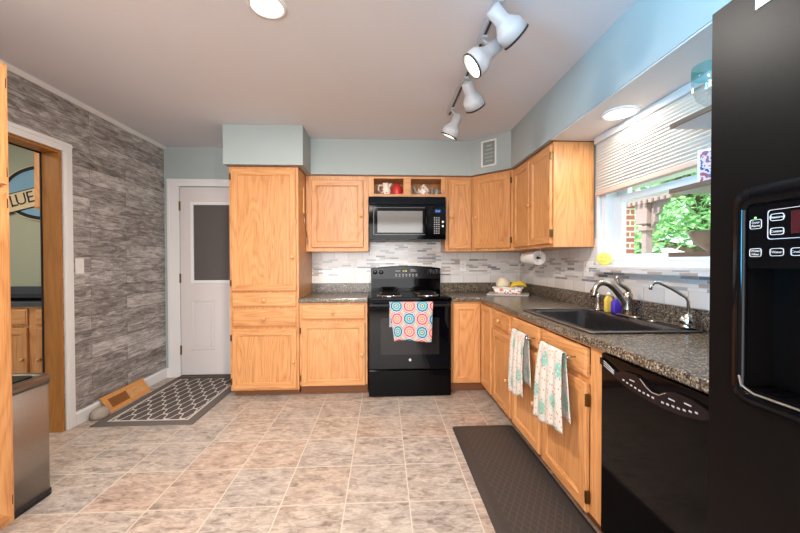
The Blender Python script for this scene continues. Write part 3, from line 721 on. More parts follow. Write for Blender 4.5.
m = MB(); m.box(RX0 + .003, RX1 - .003, RY, RY + .043, .258, .885, bev=.008); od = m.build('oven_door', GLASSB, t)
m = MB(); m.box(RX0 + .115, RX1 - .115, RY - .0015, RY, .395, .735); m.build('oven_window', OVENWIN, od)
m = MB(); m.box(RX0 + .01, RX1 - .01, RY - .048, RY - .024, .842, .868, bev=.008); m.box(RX0 + .012, RX0 + .04, RY - .026, RY, .842, .868); m.box(RX1 - .04, RX1 - .012, RY - .026, RY, .842, .868); m.build('handle', BLACKM, od)
MB().lathe([(.0135, 0), (.0135, .002), (.011, .003)], (.243, RY, .345), (0, -1, 0), 20).build('round_badge', CHROME, od)
m = MB(); m.box(RX0 + .003, RX1 - .003, RY + .004, RY + .043, .006, .25, bev=.006); dw = m.build('storage_drawer', BLACKG, t)
m = MB(); lip = [(RX0 + .19 + (.39) * k / 16, .242 - .022 * math.sin(PI * k / 16)) for k in range(17)]
m.prism([(RX0 + .19, .249)] + lip + [(RX1 - .19, .249)], RY - .006, RY + .004, T); m.build('drawer_lip', BLACKG, dw)

# ------------------------------------------------------------------ microwave
MY = 3.46; MX0, MX1, MZ0, MZ1 = -.145, .630, 1.478, 1.908
t = thing('microwave', (.243, 3.65, MZ0), 'black over-range microwave with grey window and keypad', 'microwave')
B('body', BLACKM, t, MX0, MX1, MY + .03, YW - .011, MZ0, MZ1)
m = MB(); m.box(MX0, MX1, MY + .005, MY + .03, MZ1 - .085, MZ1, bev=.006)
for k in range(4): m.box(MX0 + .02, MX1 - .02, MY + .003, MY + .006, MZ1 - .075 + k * .017, MZ1 - .068 + k * .017)
m.build('vent_grille', BLACKG, t)
m = MB()
dx1 = .448
for a in ((MX0 + .002, MX0 + .085, MZ0 + .003, MZ1 - .09), (dx1 - .055, dx1, MZ0 + .003, MZ1 - .09), (MX0 + .085, dx1 - .055, MZ0 + .003, MZ0 + .068), (MX0 + .085, dx1 - .055, MZ1 - .145, MZ1 - .09)): m.box(a[0], a[1], MY, MY + .03, a[2], a[3])
md = m.build('door', BLACKG, t)
m = MB(); a0, a1, z0, z1 = MX0 + .045, dx1 - .02, MZ0 + .045, MZ1 - .11
for a in ((a0, a0 + .006, z0, z1), (a1 - .006, a1, z0, z1), (a0, a1, z0, z0 + .006), (a0, a1, z1 - .006, z1)): m.box(a[0], a[1], MY - .004, MY, a[2], a[3])
m.build('window_bezel', plain('grey window bezel', '#4c4a49', .2), md)
MW = plain('grey microwave window mesh', '#6d6965', .08, spec=.5, var=.05, scale=300); B('window', MW, md, MX0 + .085, dx1 - .055, MY + .004, MY + .01, MZ0 + .068, MZ1 - .145)
m = MB(); m.tube([(dx1 - .022, MY - .002, MZ1 - .11), (dx1 - .022, MY - .035, MZ1 - .125), (dx1 - .022, MY - .035, MZ0 + .065), (dx1 - .022, MY - .002, MZ0 + .05)], .011, 10); m.build('handle', BLACKG, md, True)
B('control_panel', BLACKG, t, dx1 + .003, MX1 - .001, MY, MY + .029, MZ0 + .003, MZ1 - .09)
B('clock_display', plain('display window', '#0a1430', .1), t, .515, .58, MY - .002, MY, 1.745, 1.78)
text('clock_digits', '8:55', .026, Matrix.Translation((.548, MY - .0025, 1.762)) @ Matrix.Rotation(PI / 2, 4, 'X'), DISPB, t)
m = MB()
for r in range(8):
    for c in range(3): m.box(.508 + c * .022, .522 + c * .022, MY - .001, MY, 1.535 + r * .022, 1.547 + r * .022)
m.build('keypad', plain('grey keys', '#8a8684', .5), t)
m = MB(); m.lathe([(.011, 0), (.011, .002)], (.598, MY, 1.655), (0, -1, 0), 14); m.lathe([(.011, 0), (.011, .002)], (.598, MY, 1.612), (0, -1, 0), 14); m.build('round_keys', PLATE, t)

# ------------------------------------------------------------------ dishwasher
t = thing('dishwasher', (1.2, 1.1, 0), 'glossy black dishwasher under the worktop beside the refrigerator', 'dishwasher')
DX = .925
B('body', BLACKM, t, DX + .03, XR - .03, .80, 1.422, .02, .868)
B('door_panel', BLACKG, t, DX, DX + .03, .803, 1.422, .10, .865, bev=.006); B('kick_plate', BLACKM, t, DX + .05, DX + .07, .803, 1.422, .02, .10)
low = [(1.415, .82), (1.324, .792), (1.255, .776), (1.179, .769), (1.09, .768), (1.013, .776), (.946, .792), (.905, .812)]
up = [(.93, .828), (.98, .838), (1.04, .838), (1.085, .822), (1.11, .806), (1.14, .806), (1.165, .822), (1.21, .838), (1.27, .832), (1.315, .812), (1.415, .845)]
m = MB(); m.prism(low + up, DX - .010, DX, lambda a, b, h: (h, a, b)); cp = m.build('control_panel', plain('dark plum control panel', '#1d1416', .2, spec=.2), t)
m = MB()
for a in range(3): 
    m.tube([(DX - .0105, 1.388, .82 + a * .009), (DX - .0105, 1.355, .811 + a * .008), (DX - .0105, 1.325, .803 + a * .006)], .0014, 6)
m.build('stripes', PRINT, cp)
def arcz(y): 
    for (a, b), (c, d) in zip(low, low[1:]):
        if c <= y <= a: return b + (d - b) * (a - y) / (a - c)
    return .8
for ks in (range(8), range(9, 16)):
    m = MB()
    for k in ks:
        y = 1.27 - k * .0205; z = arcz(y) + .016; m.box(DX - .0108, DX - .01, y - .005, y + .005, z, z + .0055)
    m.build('button_lettering', PRINT, cp)
for y in (1.225, 1.05, .992): z = arcz(y) + .036; MB().box(DX - .0108, DX - .01, y - .012, y + .012, z, z + .004).build('legend', PRINT, cp)
m = MB(); m.tube([(DX - .011, 1.185, .832), (DX - .011, 1.155, .812), (DX - .011, 1.13, .803), (DX - .011, 1.10, .806), (DX - .011, 1.075, .822)], .0018, 6); m.build('pocket_rim', CHROME, cp)

# ------------------------------------------------------------------ refrigerator
t = thing('refrigerator', (1.1, .25, 0), 'tall black side-by-side refrigerator with water dispenser at right photo edge', 'refrigerator')
FX = .70
B('body', BLACKF, t, FX + .075, XR - .02, -.2, .705, .02, 1.765)
fd = thing('freezer_door', (0, 0, 0), None, None); fd.parent = t; fd.location = (-.3, .3, 1.0)
DY0, DY1, DZ0, DZ1, DZM = .42, .632, 1.0, 1.36, 1.238
m = MB()
for a in ((DY1, .708, .09, 1.775), (.345, DY0, .09, 1.775), (DY0, DY1, .09, DZ0), (DY0, DY1, DZ1, 1.775)): m.box(FX, FX + .07, a[0], a[1], a[2], a[3])
m.box(FX + .055, FX + .07, DY0, DY1, DZ0, DZ1)
door_f = m.build('freezer_door', BLACKF, t); bpy.data.objects.remove(fd)
B('fridge_door', BLACKF, t, FX, FX + .07, -.198, .338, .09, 1.775, bev=.01)
B('kick_grille', BLACKM, t, FX + .05, FX + .075, -.195, .70, .02, .085)
B('hinge_cover', BLACKM, t, FX + .02, FX + .12, .64, .70, 1.767, 1.79, bev=.004)
m = MB(); m.tube([(FX - .001, .385, 1.70), (FX - .045, .385, 1.66), (FX - .045, .385, .75), (FX - .001, .385, .70)], .014, 10); m.build('handle', BLACKM, door_f, True)
m = MB(); m.tube([(FX - .001, .30, 1.70), (FX - .045, .30, 1.66), (FX - .045, .30, .75), (FX - .001, .30, .70)], .014, 10); m.build('handle', BLACKM, t, True)
# dispenser bezel: rounded ring standing proud, cavity, control panel
m = MB(); T = lambda a, b, h: (FX - h, a, b)
o_ = rrect(DY0 - .016, DY1 + .016, DZ0 - .02, DZ1 + .03, .03); i_ = rrect(DY0 + .002, DY1 - .002, DZ0 + .002, DZ1 - .002, .012)
m.loops([[(a, b, .0) for a, b in o_], [(a, b, .012) for a, b in o_], [(a, b, .012) for a, b in i_], [(a, b, 0.0) for a, b in i_]], T=T, cap0=False, cap1=False)
bz = m.build('dispenser_bezel', BLACKG, door_f)
m = MB(); m.box(FX - .006, FX + .03, DY0 + .004, DY1 - .004, DZM, DZ1 - .004); cpn = m.build('dispenser_panel', BLACKG, door_f)
m = MB(); m.box(FX - .013, FX + .05, DY0 + .003, DY1 - .003, DZ0 + .001, DZ0 + .012, bev=.004)
for k in range(7): m.box(FX - .006, FX + .045, DY0 + .02 + k * .026, DY0 + .03 + k * .026, DZ0 + .012, DZ0 + .0145)
m.build('drip_tray', BLACKG, door_f)
m = MB(); m.tube([(FX - .012, DY1 + .002, DZ0 + .03), (FX - .016, DY1 - .006, DZ0 + .014), (FX - .018, DY1 - .03, DZ0 + .006), (FX - .018, DY0 + .03, DZ0 + .006)], .002, 6); m.build('tray_edge', STEEL, door_f)
MB().box(FX + .015, FX + .05, .505, .545, 1.12, 1.238).build('ice_paddle', BLACKM, door_f)
FFr = Face((FX - .006, 0), (0, -1), (-1, 0))
def key(y, z, w, h, label, led=False, size=.0062):
    m = MB(); p0 = rrect(-y - w / 2, -y + w / 2, z - h / 2, z + h / 2, .004, 3); p1 = rrect(-y - w / 2 + .0011, -y + w / 2 - .0011, z - h / 2 + .0011, z + h / 2 - .0011, .003, 3)
    m.loops([[(a, .0002, b) for a, b in p0], [(a, .001, b) for a, b in p0], [(a, .001, b) for a, b in p1], [(a, .0002, b) for a, b in p1]], T=lambda a, n, b: FFr(a, n, b), cap0=False, cap1=False)
    k = m.build('key_outline', PRINT, cpn)
    ls = label.split('\n')
    for i, s_ in enumerate(ls): text('key_lettering', s_, size, FFr.M(-y, .0006, z + (.5 * (len(ls) - 1) - i) * size), PRINT, cpn, .0002)
    if led: MB().ball((FX - .0072, y, z + h / 2 + .003), .0016, 8, 6).build('indicator', GREENL, cpn)
key(.612, 1.32, .021, .018, 'Door\nAlarm', True); key(.577, 1.329, .022, .013, 'Measured'); key(.577, 1.304, .022, .013, 'Custom')
key(.612, 1.267, .021, .016, 'Water\nFilter'); key(.577, 1.267, .022, .014, 'Water'); key(.545, 1.267, .022, .014, 'Crushed'); key(.513, 1.267, .022, .014, 'Cubed')
m = MB(); p0 = rrect(-.592, -.44, 1.29, 1.343, .005, 3); p1 = [(a * 1, b) for a, b in rrect(-.591, -.441, 1.291, 1.342, .005, 3)]
m.loops([[(a, .0002, b) for a, b in p0], [(a, .0009, b) for a, b in p0], [(a, .0009, b) for a, b in p1], [(a, .0002, b) for a, b in p1]], T=lambda a, n, b: FFr(a, n, b), cap0=False, cap1=False); m.build('panel_outline', PRINT, cpn)
B('amount_display', plain('dark red display', '#3a1014', .2), cpn, FX - .0068, FX - .006, .50, .556, 1.298, 1.337)
tg = tag(origin(MB().box(FX - .003, FX - .0005, .59, .62, 1.722, 1.745).build('magnet_tag', [PLATE]), (FX - .002, .605, 1.722)), 'small white paper tag stuck high on the black refrigerator door', 'tag')

# ------------------------------------------------------------------ sink and taps
t = thing('kitchen_sink', (1.23, 1.95, .914), 'black drop-in sink set in the worktop under the window', 'sink')
m = MB(); x0, x1, y0, y1 = .962, 1.508, 1.548, 2.352
def RL(i0, i1, j0, j1, r, z): return [(a, b, z) for a, b in rrect(i0, i1, j0, j1, r)]
bx0, bx1, by0, by1 = 1.005, 1.375, 1.595, 2.305
m.loops([RL(x0, x1, y0, y1, .02, .9148), RL(x0, x1, y0, y1, .02, .921), RL(x0 + .006, x1 - .006, y0 + .006, y1 - .006, .02, .925), RL(x0 + .02, x1 - .02, y0 + .02, y1 - .02, .02, .924), RL(bx0, bx1, by0, by1, .04, .922), RL(bx0 + .008, bx1 - .008, by0 + .008, by1 - .008, .05, .91), RL(bx0 + .02, bx1 - .02, by0 + .02, by1 - .02, .06, .74), RL(bx0 + .06, bx1 - .06, by0 + .06, by1 - .06, .06, .722)], cap0=False)
SINKB = plain('black composite sink', '#1d1b1c', .16, spec=.6, var=.2, scale=200); m.build('basin', SINKB, t)
m = MB(); m.tube([(a, b, .922) for a, b in rrect(x0, x1, y0, y1, .02)] + [(x1 - .0, y1 - .02, .922)], .0035, 6); m.build('rim', STEEL, t)
MB().lathe([(.045, 0), (.045, .003), (.03, .001)], (1.19, 1.95, .7225), seg=20).build('drain', STEEL, t)
t = thing('kitchen_faucet', (1.452, 1.985, .925), 'brushed nickel faucet with arched spout and tall lever behind the sink', 'faucet')
m = MB(); m.loops([[(a, b, .9255) for a, b in rrect(1.418, 1.486, 1.89, 2.06, .033)], [(a, b, .934) for a, b in rrect(1.418, 1.486, 1.89, 2.06, .033)], [(a, b, .938) for a, b in rrect(1.424, 1.48, 1.896, 2.054, .027)]]); m.build('deck_plate', NICKEL, t)
MB().lathe([(.028, 0), (.026, .03), (.024, .09), (.027, .105), (.026, .12), (.012, .135)], (1.452, 1.985, .938)).build('body', NICKEL, t, True)
def bez(p, n=20):
    p = [Vector(x) for x in p]; out = []
    for k in range(n + 1):
        q = list(p); u = k / n
        while len(q) > 1: q = [a.lerp(b, u) for a, b in zip(q, q[1:])]
        out.append(tuple(q[0]))
    return out
sp = bez([(1.447, 1.985, .975), (1.40, 2.0, 1.10), (1.32, 2.01, 1.17), (1.262, 2.01, 1.13), (1.258, 2.01, 1.035)])
MB().tube(sp, [.021 - .007 * k / 20 for k in range(21)], 14).build('spout', NICKEL, t, True)
lv = bez([(1.455, 1.985, 1.055), (1.47, 1.975, 1.10), (1.40, 1.995, 1.09), (1.395, 2.0, 1.15)], 14)
m = MB(); m.tube(lv, [.014 - .006 * k / 14 for k in range(15)], 10); m.ball((1.395, 2.0, 1.152), .013); m.build('lever', NICKEL, t, True)
t = thing('side_sprayer', (1.44, 2.25, .925), 'slim nickel side sprayer standing at the far end of sink', 'sprayer')
MB().lathe([(.024, 0), (.022, .008), (.014, .014), (.0165, .05), (.015, .085), (.017, .1), (.012, .112)], (1.44, 2.25, .9245)).build('body', NICKEL, t, True)
MB().tube([(1.44, 2.25, 1.03), (1.425, 2.26, 1.045), (1.40, 2.27, 1.052)], [.011, .01, .012], 10).build('nozzle', BLACKM, t, True)
t = thing('filter_faucet', (1.475, 1.60, .925), 'thin chrome water filter tap with bent neck near refrigerator', 'faucet')
m = MB(); m.lathe([(.030, 0), (.030, .012), (.02, .02), (.022, .05), (.018, .062), (.01, .07)], (1.475, 1.60, .9252)); m.build('valve_body', CHROME, t, True)
m = MB(); m.lathe([(.016, 0), (.02, .01), (.02, .035), (.012, .04)], (1.475, 1.60, .955), (-.6, -.7, .15)); m.lathe([(.016, 0), (.018, .01), (.018, .03), (.01, .035)], (1.475, 1.60, .958), (-.6, .5, .2)); m.build('handle', CHROME, t, True)
MB().tube([(1.475, 1.60, .985), (1.475, 1.60, 1.055), (1.465, 1.60, 1.075), (1.40, 1.61, 1.118), (1.345, 1.62, 1.147), (1.322, 1.625, 1.147), (1.309, 1.628, 1.13), (1.306, 1.629, 1.112)], .0075, 10).build('neck', CHROME, t, True)
tag(origin(MB().lathe([(.024, 0), (.024, .004), (.008, .009)], (1.455, 1.80, .9245)).build('sink_hole_cover', NICKEL, None, True), (1.455, 1.80, .9245)), 'round nickel hole cap on the sink deck between the two faucets', 'cap')
def bottle(x, y, z, h, r, mats, label, capm):
    t = thing('dish_soap_bottle', (x, y, z), label, 'soap bottle')
    L = lambda k, zz: [(x + a, y + b, z + zz) for a, b in rrect(-r * k, r * k, -r * .62 * k, r * .62 * k, r * .5 * k)]
    m = MB(); m.loops([L(.9, 0), L(1, .01), L(1, h * .6), L(.8, h * .72), L(.35, h * .84)]); m.build('bottle_body', mats, t, True)
    MB().lathe([(.012, 0), (.012, .015), (.006, .02), (.005, h * .16)], (x, y, z + h * .84), seg=12).build('cap', capm, t, True)
bottle(1.455, 2.165, .925, .125, .026, YSOAP, 'amber dish soap bottle behind the sink next to sprayer', PLATE)
bottle(1.462, 2.10, .925, .11, .030, PSOAP, 'purple dish soap bottle behind the sink next to amber one', CLOUDP)

# ------------------------------------------------------------------ fruit basket group
t = thing('serving_board', (1.25, 3.45, .914), 'pale rectangular board under the fruit basket in the worktop corner', 'board')
c45 = Matrix.Translation((1.265, 3.45, 0)) @ Matrix.Rotation(-.42, 4, 'Z') @ Matrix.Diagonal((1.12, 1.05, 1, 1))
def R45(x, y, z): p = c45 @ Vector((x, y, z)); return tuple(p)
MB().loops([[R45(a, b, .9145) for a, b in rrect(-.175, .175, -.14, .14, .02)], [R45(a, b, .926) for a, b in rrect(-.18, .18, -.145, .145, .02)], [R45(a, b, .930) for a, b in rrect(-.176, .176, -.141, .141, .02)]]).build('board', plain('pale board', '#cfc8c0', .35), t)
t = thing('fruit_basket', (1.225, 3.44, .931), 'white ceramic basket with red and dark fruit print holding fruit', 'basket')
def fruitprint():
    t = NT('fruit printed ceramic'); s = t.sep(t.coords()); n = t.noise(t.coords(), 26, 1)
    c = t.ramp(n, [(0, '#4a5a4a'), (.36, '#efe8de'), (.60, '#d2603a'), (.68, '#b5362a')], True); return t.base(c, .3)
FPR = fruitprint()
q = lambda k, zz, r=.02: [R45(a, b, zz) for a, b in rrect(-.13 * k, .13 * k, -.095 * k, .095 * k, r)]
MB().loops([q(.82, .931), q(.86, .938), q(.96, .985), q(.90, .985), q(.80, .942)]).build('basket_body', FPR, t)
MB().loops([q(.96, .984), q(1.03, .990), q(1.03, .997), q(.9, .995), q(.9, .984)], cap0=False, cap1=False).build('rim', WHT, t)
tag(origin(MB().ball((1.222, 3.475, 1.024), .066, 24, 14, sc=(1.08, 1, 1)).build('melon', MELONM), (1.222, 3.475, .96)), 'round pale melon in the ceramic fruit basket', 'melon')
for k, lab in enumerate(('yellow banana lying frontmost of two beside the melon', 'yellow banana lying behind the other one beside the melon')):
    b0 = bez([R45(.02 + .0 * k, -.03 + .045 * k, .985 + .02 * k), R45(.06, -.03 + .045 * k, 1.04 + .012 * k), R45(.12, -.02 + .04 * k, 1.035 + .01 * k), R45(.155, -.0 + .03 * k, 1.0 + .012 * k)], 12)
    rr = [.006, .012, .016, .018, .019, .019, .019, .018, .017, .015, .012, .008, .005]
    o = MB().tube(b0, rr, 8).build('banana', BANANAM, None, True); tag(origin(o, b0[6]), lab, 'banana', 'bananas in the fruit basket')

# ------------------------------------------------------------------ paper towel
t = thing('paper_towel_holder', (1.37, 3.1, 1.355), 'metal under-cabinet holder carrying the paper towel roll', 'holder')
m = MB(); m.tube([(1.37, 2.955, 1.358), (1.37, 2.955, 1.285)], .006, 8); m.tube([(1.37, 3.27, 1.358), (1.37, 3.27, 1.285)], .006, 8); m.build('bracket', STEEL, t); MB().tube([(1.37, 2.955, 1.285), (1.37, 3.27, 1.285)], .008, 10).build('rod', BLACKM, t)
m = MB(); m.lathe([(.062, 0), (.0635, .004), (.0635, .251), (.062, .255), (.02, .255), (.02, 0), (.062, 0)], (1.37, 2.985, 1.285), (0, 1, 0), 36, cap0=False, cap1=False)
tag(origin(m.build('paper_towel_roll', PAPER), (1.37, 3.11, 1.285)), 'white paper towel roll hanging under the right wall cabinet', 'paper towel')

# ------------------------------------------------------------------ plates
def plate(F, u, z, w, h, label, kind='outlet'):
    t = thing('wall_outlet' if kind == 'outlet' else 'light_switch', F(u, .001, z), label, 'outlet' if kind == 'outlet' else 'light switch')
    MB().box(u - w / 2, u + w / 2, .0005, .006, z - h / 2, z + h / 2, T=F, bev=.002).build('cover_plate', PLATE, t)
    if kind == 'outlet':
        for du in ([0] if w < .1 else [-.024, .024]):
            for dz in (-.02, .02):
                m = MB(); m.lathe([(.0155, 0), (.0155, .002)], F(u + du, .006, z + dz), tuple(F.n), 16); s_ = m.build('socket', WHT, t)
                m = MB()
                for a in (-.006, .004): m.box(u + du + a, u + du + a + .002, .008, .0086, z + dz - .004, z + dz + .005, T=F)
                m.build('slots', DARKSLOT, s_)
    else:
        MB().box(u - .006, u + .006, .006, .014, z - .013, z + .013, T=F, bev=.002).build('toggle', WHT, t)
FW = Face((0, YW - .008), (1, 0), (0, -1)); FRW = Face((XR - .008, 0), (0, 1), (-1, 0)); FLW = Face((XL, 0), (0, 1), (1, 0))
plate(FW, -.327, 1.207, .072, .115, 'white outlet on the splashback left of the range'); plate(FW, .895, 1.204, .072, .115, 'white outlet on the splashback right of the range')
plate(FRW, 2.54, 1.195, .115, .115, 'double white outlet on the tiled wall by the window'); plate(FLW, 2.805, 1.225, .075, .12, 'white light switch on the grey plank wall', 'switch')

# ------------------------------------------------------------------ towels
def cloth(name, fn, nu, nv, mat, label, at, th=.003):
    o = MB().grid(fn, nu, nv).build(name, mat); origin(o, at)
    s_ = o.modifiers.new('cloth_thickness', 'SOLIDIFY'); s_.thickness = th; s_.offset = 0
    return tag(o, label, 'towel')
def oven_towel(u, v):
    x = .052 + .395 * u; s_ = v * .62                    # s along the cloth: back drop, over the bar, front drop
    wob = .005 * math.sin(u * 9 + v * 2); sl = -.02 * (1 - u) * 0
    if s_ < .22: y = RY - .0125 + .002 * math.sin(u * 7); z = .875 - (.22 - s_)
    elif s_ < .275: a = (s_ - .22) / .055 * PI; y = RY - .036 + .0235 * math.cos(a); z = .875 + .012 * math.sin(a)
    else:
        d = s_ - .275; z = .875 - d; y = RY - .0605 - wob * d * 3
        x += .012 * d / .34 * (1 - 2 * u) + (.03 * max(0, .25 - u) / .25 * d / .34)
        z += .012 * d / .34 * math.sin(u * 4 + .4) * (1 if u < .9 else 1)
    return (x, y, z)
tw = cloth('oven_towel', oven_towel, 40, 60, MEDAL, 'coral and teal medallion print towel over the oven door handle', (.25, RY - .04, .88))
def bar(y0, y1, z, label):
    t = thing('towel_bar', (XF - .05, (y0 + y1) / 2, z), label, 'towel bar', 'towel bars on the sink cabinet')
    m = MB(); m.tube([(XF - .065, y0, z), (XF - .065, y1, z)], .0045, 10); m.ball((XF - .065, y0, z), .008, 10, 8); m.ball((XF - .065, y1, z), .008, 10, 8); m.build('rod', NICKEL, t, True)
    for y in (y0 + .006, y1 - .006): MB().tube([(XF - .0225, y, z), (XF - .065, y, z)], .0045, 8).build('post', NICKEL, t, True)
bar(2.045, 2.315, .785, 'slim nickel towel bar on the sink cabinet nearer the corner'); bar(1.60, 1.895, .795, 'slim nickel towel bar on the sink cabinet nearer the dishwasher')
def hand_towel(y0, y1, zt, fl, bl, fan, ph):
    xb = XF - .065
    def fn(u, v):
        tot = fl + bl + .05; s_ = v * tot
        fold = .010 * math.sin(u * 11 + ph) ; yy = y1 + (y0 - y1) * u
        if s_ < bl: d = bl - s_; x = xb + .012 + .004 * math.sin(u * 9 + ph); z = zt - d; yy += .35 * fan * (u - .5) * -d / .3 - .03 * d / .3
        elif s_ < bl + .05: a = (s_ - bl) / .05 * PI; x = xb + .012 * math.cos(a); z = zt + .012 * math.sin(a); d = 0
        else:
            d = s_ - bl - .05; z = zt - d; x = xb - .012 - abs(fold) * min(1, d / .08) - .012 * min(1, d / .25)
            yy += fan * (.5 - u) * d / fl; z += (.055 * u + .006 * math.sin(u * 9 + ph)) * d / fl
        return (x, yy, z)
    return fn
cloth('hand_towel', hand_towel(2.07, 2.285, .79, .42, .30, .045, .4), 30, 50, SPRIG, 'white dish towel with teal dots on the bar nearer the corner', (XF - .07, 2.22, .8))
cloth('hand_towel', hand_towel(1.63, 1.865, .80, .42, .32, .07, 1.7), 30, 50, SPRIG, 'white dish towel with teal dots on the bar nearer the dishwasher', (XF - .07, 1.77, .81))

# ------------------------------------------------------------------ framed sign on the diagonal soffit
dvs = Vector((1.21 - .905, 3.23 - 3.535)); FS = Face((.905, 3.535), (dvs.x, dvs.y), (dvs.y, -dvs.x))
t = thing('framed_sign', FS(.21, .001, 2.195), 'small white-framed grey sign with script on the angled soffit', 'picture')
u0, u1, z0, z1 = .125, .288, 2.195, 2.455; m = MB()
for a in ((u0, u0 + .016, z0, z1), (u1 - .016, u1, z0, z1), (u0 + .016, u1 - .016, z0, z0 + .016), (u0 + .016, u1 - .016, z1 - .016, z1)): m.box(a[0], a[1], .001, .02, a[2], a[3], T=FS, bev=.003)
m.build('frame', WHITE, t); MB().box(u0 + .016, u1 - .016, .002, .008, z0 + .016, z1 - .016, T=FS).build('panel', plain('grey green board', '#7d8984', .6), t)
m = MB()
for r in range(5):
    zc = z1 - .055 - r * .037; hw = (.028, .04, .048, .045, .04)[r]
    pts = [FS((u0 + u1) / 2 - hw + 2 * hw * k / 40, .0095, zc + .009 * math.sin(k * 1.15 + r) * (1 if k % 13 else 1.5)) for k in range(41)]; m.tube(pts, .0016, 5)
m.build('script_lines', PRINT, t)

# ------------------------------------------------------------------ teaware in the cubbies
def mug(x, y, z, r, h, mat, label, hx, name='mug'):
    t = thing(name, (x, y, z), label, 'mug')
    MB().lathe([(r * .8, 0), (r, h * .15), (r, h), (r * .9, h), (r * .88, h * .15), (.002, h * .1)], (x, y, z), seg=20, cap1=False).build('cup', mat, t, True)
    MB().tube([(x + hx * r * .95, y, z + h * .82), (x + hx * (r + .025), y, z + h * .75), (x + hx * (r + .028), y, z + h * .4), (x + hx * r * .97, y, z + h * .22)], .005, 8).build('handle', mat, t, True)
ZS = 1.9355
def floral(name, base):
    t = NT(name); n = t.noise(t.coords(), 40, 1); return t.base(t.ramp(n, [(0, base), (.6, '#c8504a'), (.7, '#7a8a5a')], True), .3)
FLOR = floral('floral cream glaze', '#eee2d0')
t = thing('pitcher', (.03, 3.66, ZS), 'white floral pitcher in the left cubby over the microwave', 'pitcher')
MB().lathe([(.038, 0), (.05, .03), (.048, .08), (.036, .115), (.044, .145), (.04, .145), (.03, .115), (.03, .02)], (.03, 3.66, ZS), seg=20).build('body', FLOR, t, True)
MB().tube([(-.008, 3.65, ZS + .12), (-.045, 3.65, ZS + .125), (-.055, 3.65, ZS + .08), (-.018, 3.65, ZS + .04)], .006, 8).build('handle', WHT, t, True)
MB().tube([(.062, 3.65, ZS + .11), (.085, 3.65, ZS + .145)], [.014, .008], 8).build('spout', WHT, t, True)
t = thing('teapot', (.145, 3.67, ZS), 'round red teapot in the left cubby over the microwave', 'teapot')
MB().lathe([(.035, 0), (.05, .03), (.055, .07), (.045, .115), (.02, .14), (.008, .15)], (.145, 3.67, ZS), seg=20).build('body', RED, t, True)
MB().tube([(.185, 3.66, ZS + .11), (.215, 3.66, ZS + .1), (.214, 3.66, ZS + .05), (.188, 3.66, ZS + .035)], .006, 8).build('handle', RED, t, True)
mug(-.055, 3.625, ZS, .022, .06, CLEAR, 'tiny clear glass cup in the left cubby', -1, 'glass_cup'); 
t = thing('teapot', (.43, 3.68, ZS), 'cream floral lidded teapot in the right cubby over the microwave', 'teapot')
MB().lathe([(.04, 0), (.06, .02), (.07, .06), (.058, .1), (.035, .112)], (.43, 3.68, ZS), seg=24).build('body', FLOR, t, True)
MB().lathe([(.036, 0), (.03, .012), (.008, .02), (.011, .03), (.004, .036)], (.43, 3.68, ZS + .112), seg=18).build('lid', WHT, t, True)
MB().tube([(.375, 3.67, ZS + .04), (.345, 3.66, ZS + .055), (.325, 3.65, ZS + .1), (.308, 3.65, ZS + .112)], [.016, .012, .009, .008], 10).build('spout', GREYC, t, True)
MB().tube([(.488, 3.66, ZS + .1), (.518, 3.65, ZS + .1), (.52, 3.65, ZS + .05), (.49, 3.66, ZS + .03)], .007, 8).build('handle', GREYC, t, True)
mug(.561, 3.612, ZS, .021, .075, GREYC, 'small grey mug in the right cubby beside the floral teapot', 1)

# ------------------------------------------------------------------ hanging utensil
t = thing('hanging_spatula', (-.775, 3.44, 1.99), 'wooden-handled utensil with wire end hanging on the pantry side', 'utensil')
m = MB(); m.box(-.789, -.776, 3.432, 3.456, 1.73, 1.99, bev=.004); m.build('wooden_handle', OAKL, t)
MB().tube([(-.78, 3.444, 1.73), (-.775, 3.44, 1.65), (-.772, 3.47, 1.58), (-.77, 3.515, 1.52), (-.768, 3.53, 1.46), (-.768, 3.51, 1.44)], .005, 8).build('wire_end', NICKEL, t, True)

# ------------------------------------------------------------------ floor things
rg = MB().box(-.38, .38, -.57, .57, 0.0005, .008, bev=.003).build('entry_rug', RUG); rg.location = (-1.855, 3.285, 0)
tag(rg, 'charcoal and cream trellis rug in front of the back door', 'rug')
m = MB(); m.loops([[(a, b, .0005) for a, b in rrect(-.232, .232, -.9, .9, .03)], [(a, b, .006) for a, b in rrect(-.232, .232, -.9, .9, .03)], [(a, b, .018) for a, b in rrect(-.205, .205, -.873, .873, .02)]])
km = m.build('kitchen_mat', MATM); km.location = (.745, 1.675, 0); tag(km, 'brown cushioned anti-fatigue mat along the sink cabinets', 'mat')
t = thing('floor_register', (-2.3, 3.2, 0), 'oak vent register with slots leaning on the baseboard by rug', 'vent')
Fg = Face((XL + .018, 2.955), (0, 1), (1, 0)); lean = lambda u, n, z: Fg(u, n + .085 - z * .62 + .0, z)
m = MB(); L_, H_ = .50, .125
for a in ((0, .05, 0, H_), (L_ - .03, L_, 0, H_), (.05, L_ - .03, 0, .028), (.05, L_ - .03, H_ - .028, H_)): m.box(a[0], a[1], -.012, .004, a[2] + .001, a[3], T=lean, bev=.002)
m.build('frame', plain('orange oak register', '#cf8f4e', .5, scale=40, var=.15), t)
m = MB(); m.box(.05, .26, -.012, -.004, .028, H_ - .028, T=lean); m.build('dark_grille', plain('dark wood grille', '#7a4a22', .6), t)
m = MB(); [m.box(.06 + k * .0165, .066 + k * .0165, -.004, 0, .03, H_ - .03, T=lean) for k in range(12)]; m.build('grille_slats', plain('brown grille slats', '#94602f', .6), t)
m = MB(); m.box(.26, L_ - .03, -.012, -.002, .028, H_ - .028, T=lean); [m.box(.275 + k * .03, .29 + k * .03, -.002, .0, .032, H_ - .032, T=lean) for k in range(7)]; m.build('damper', OAKL, t)
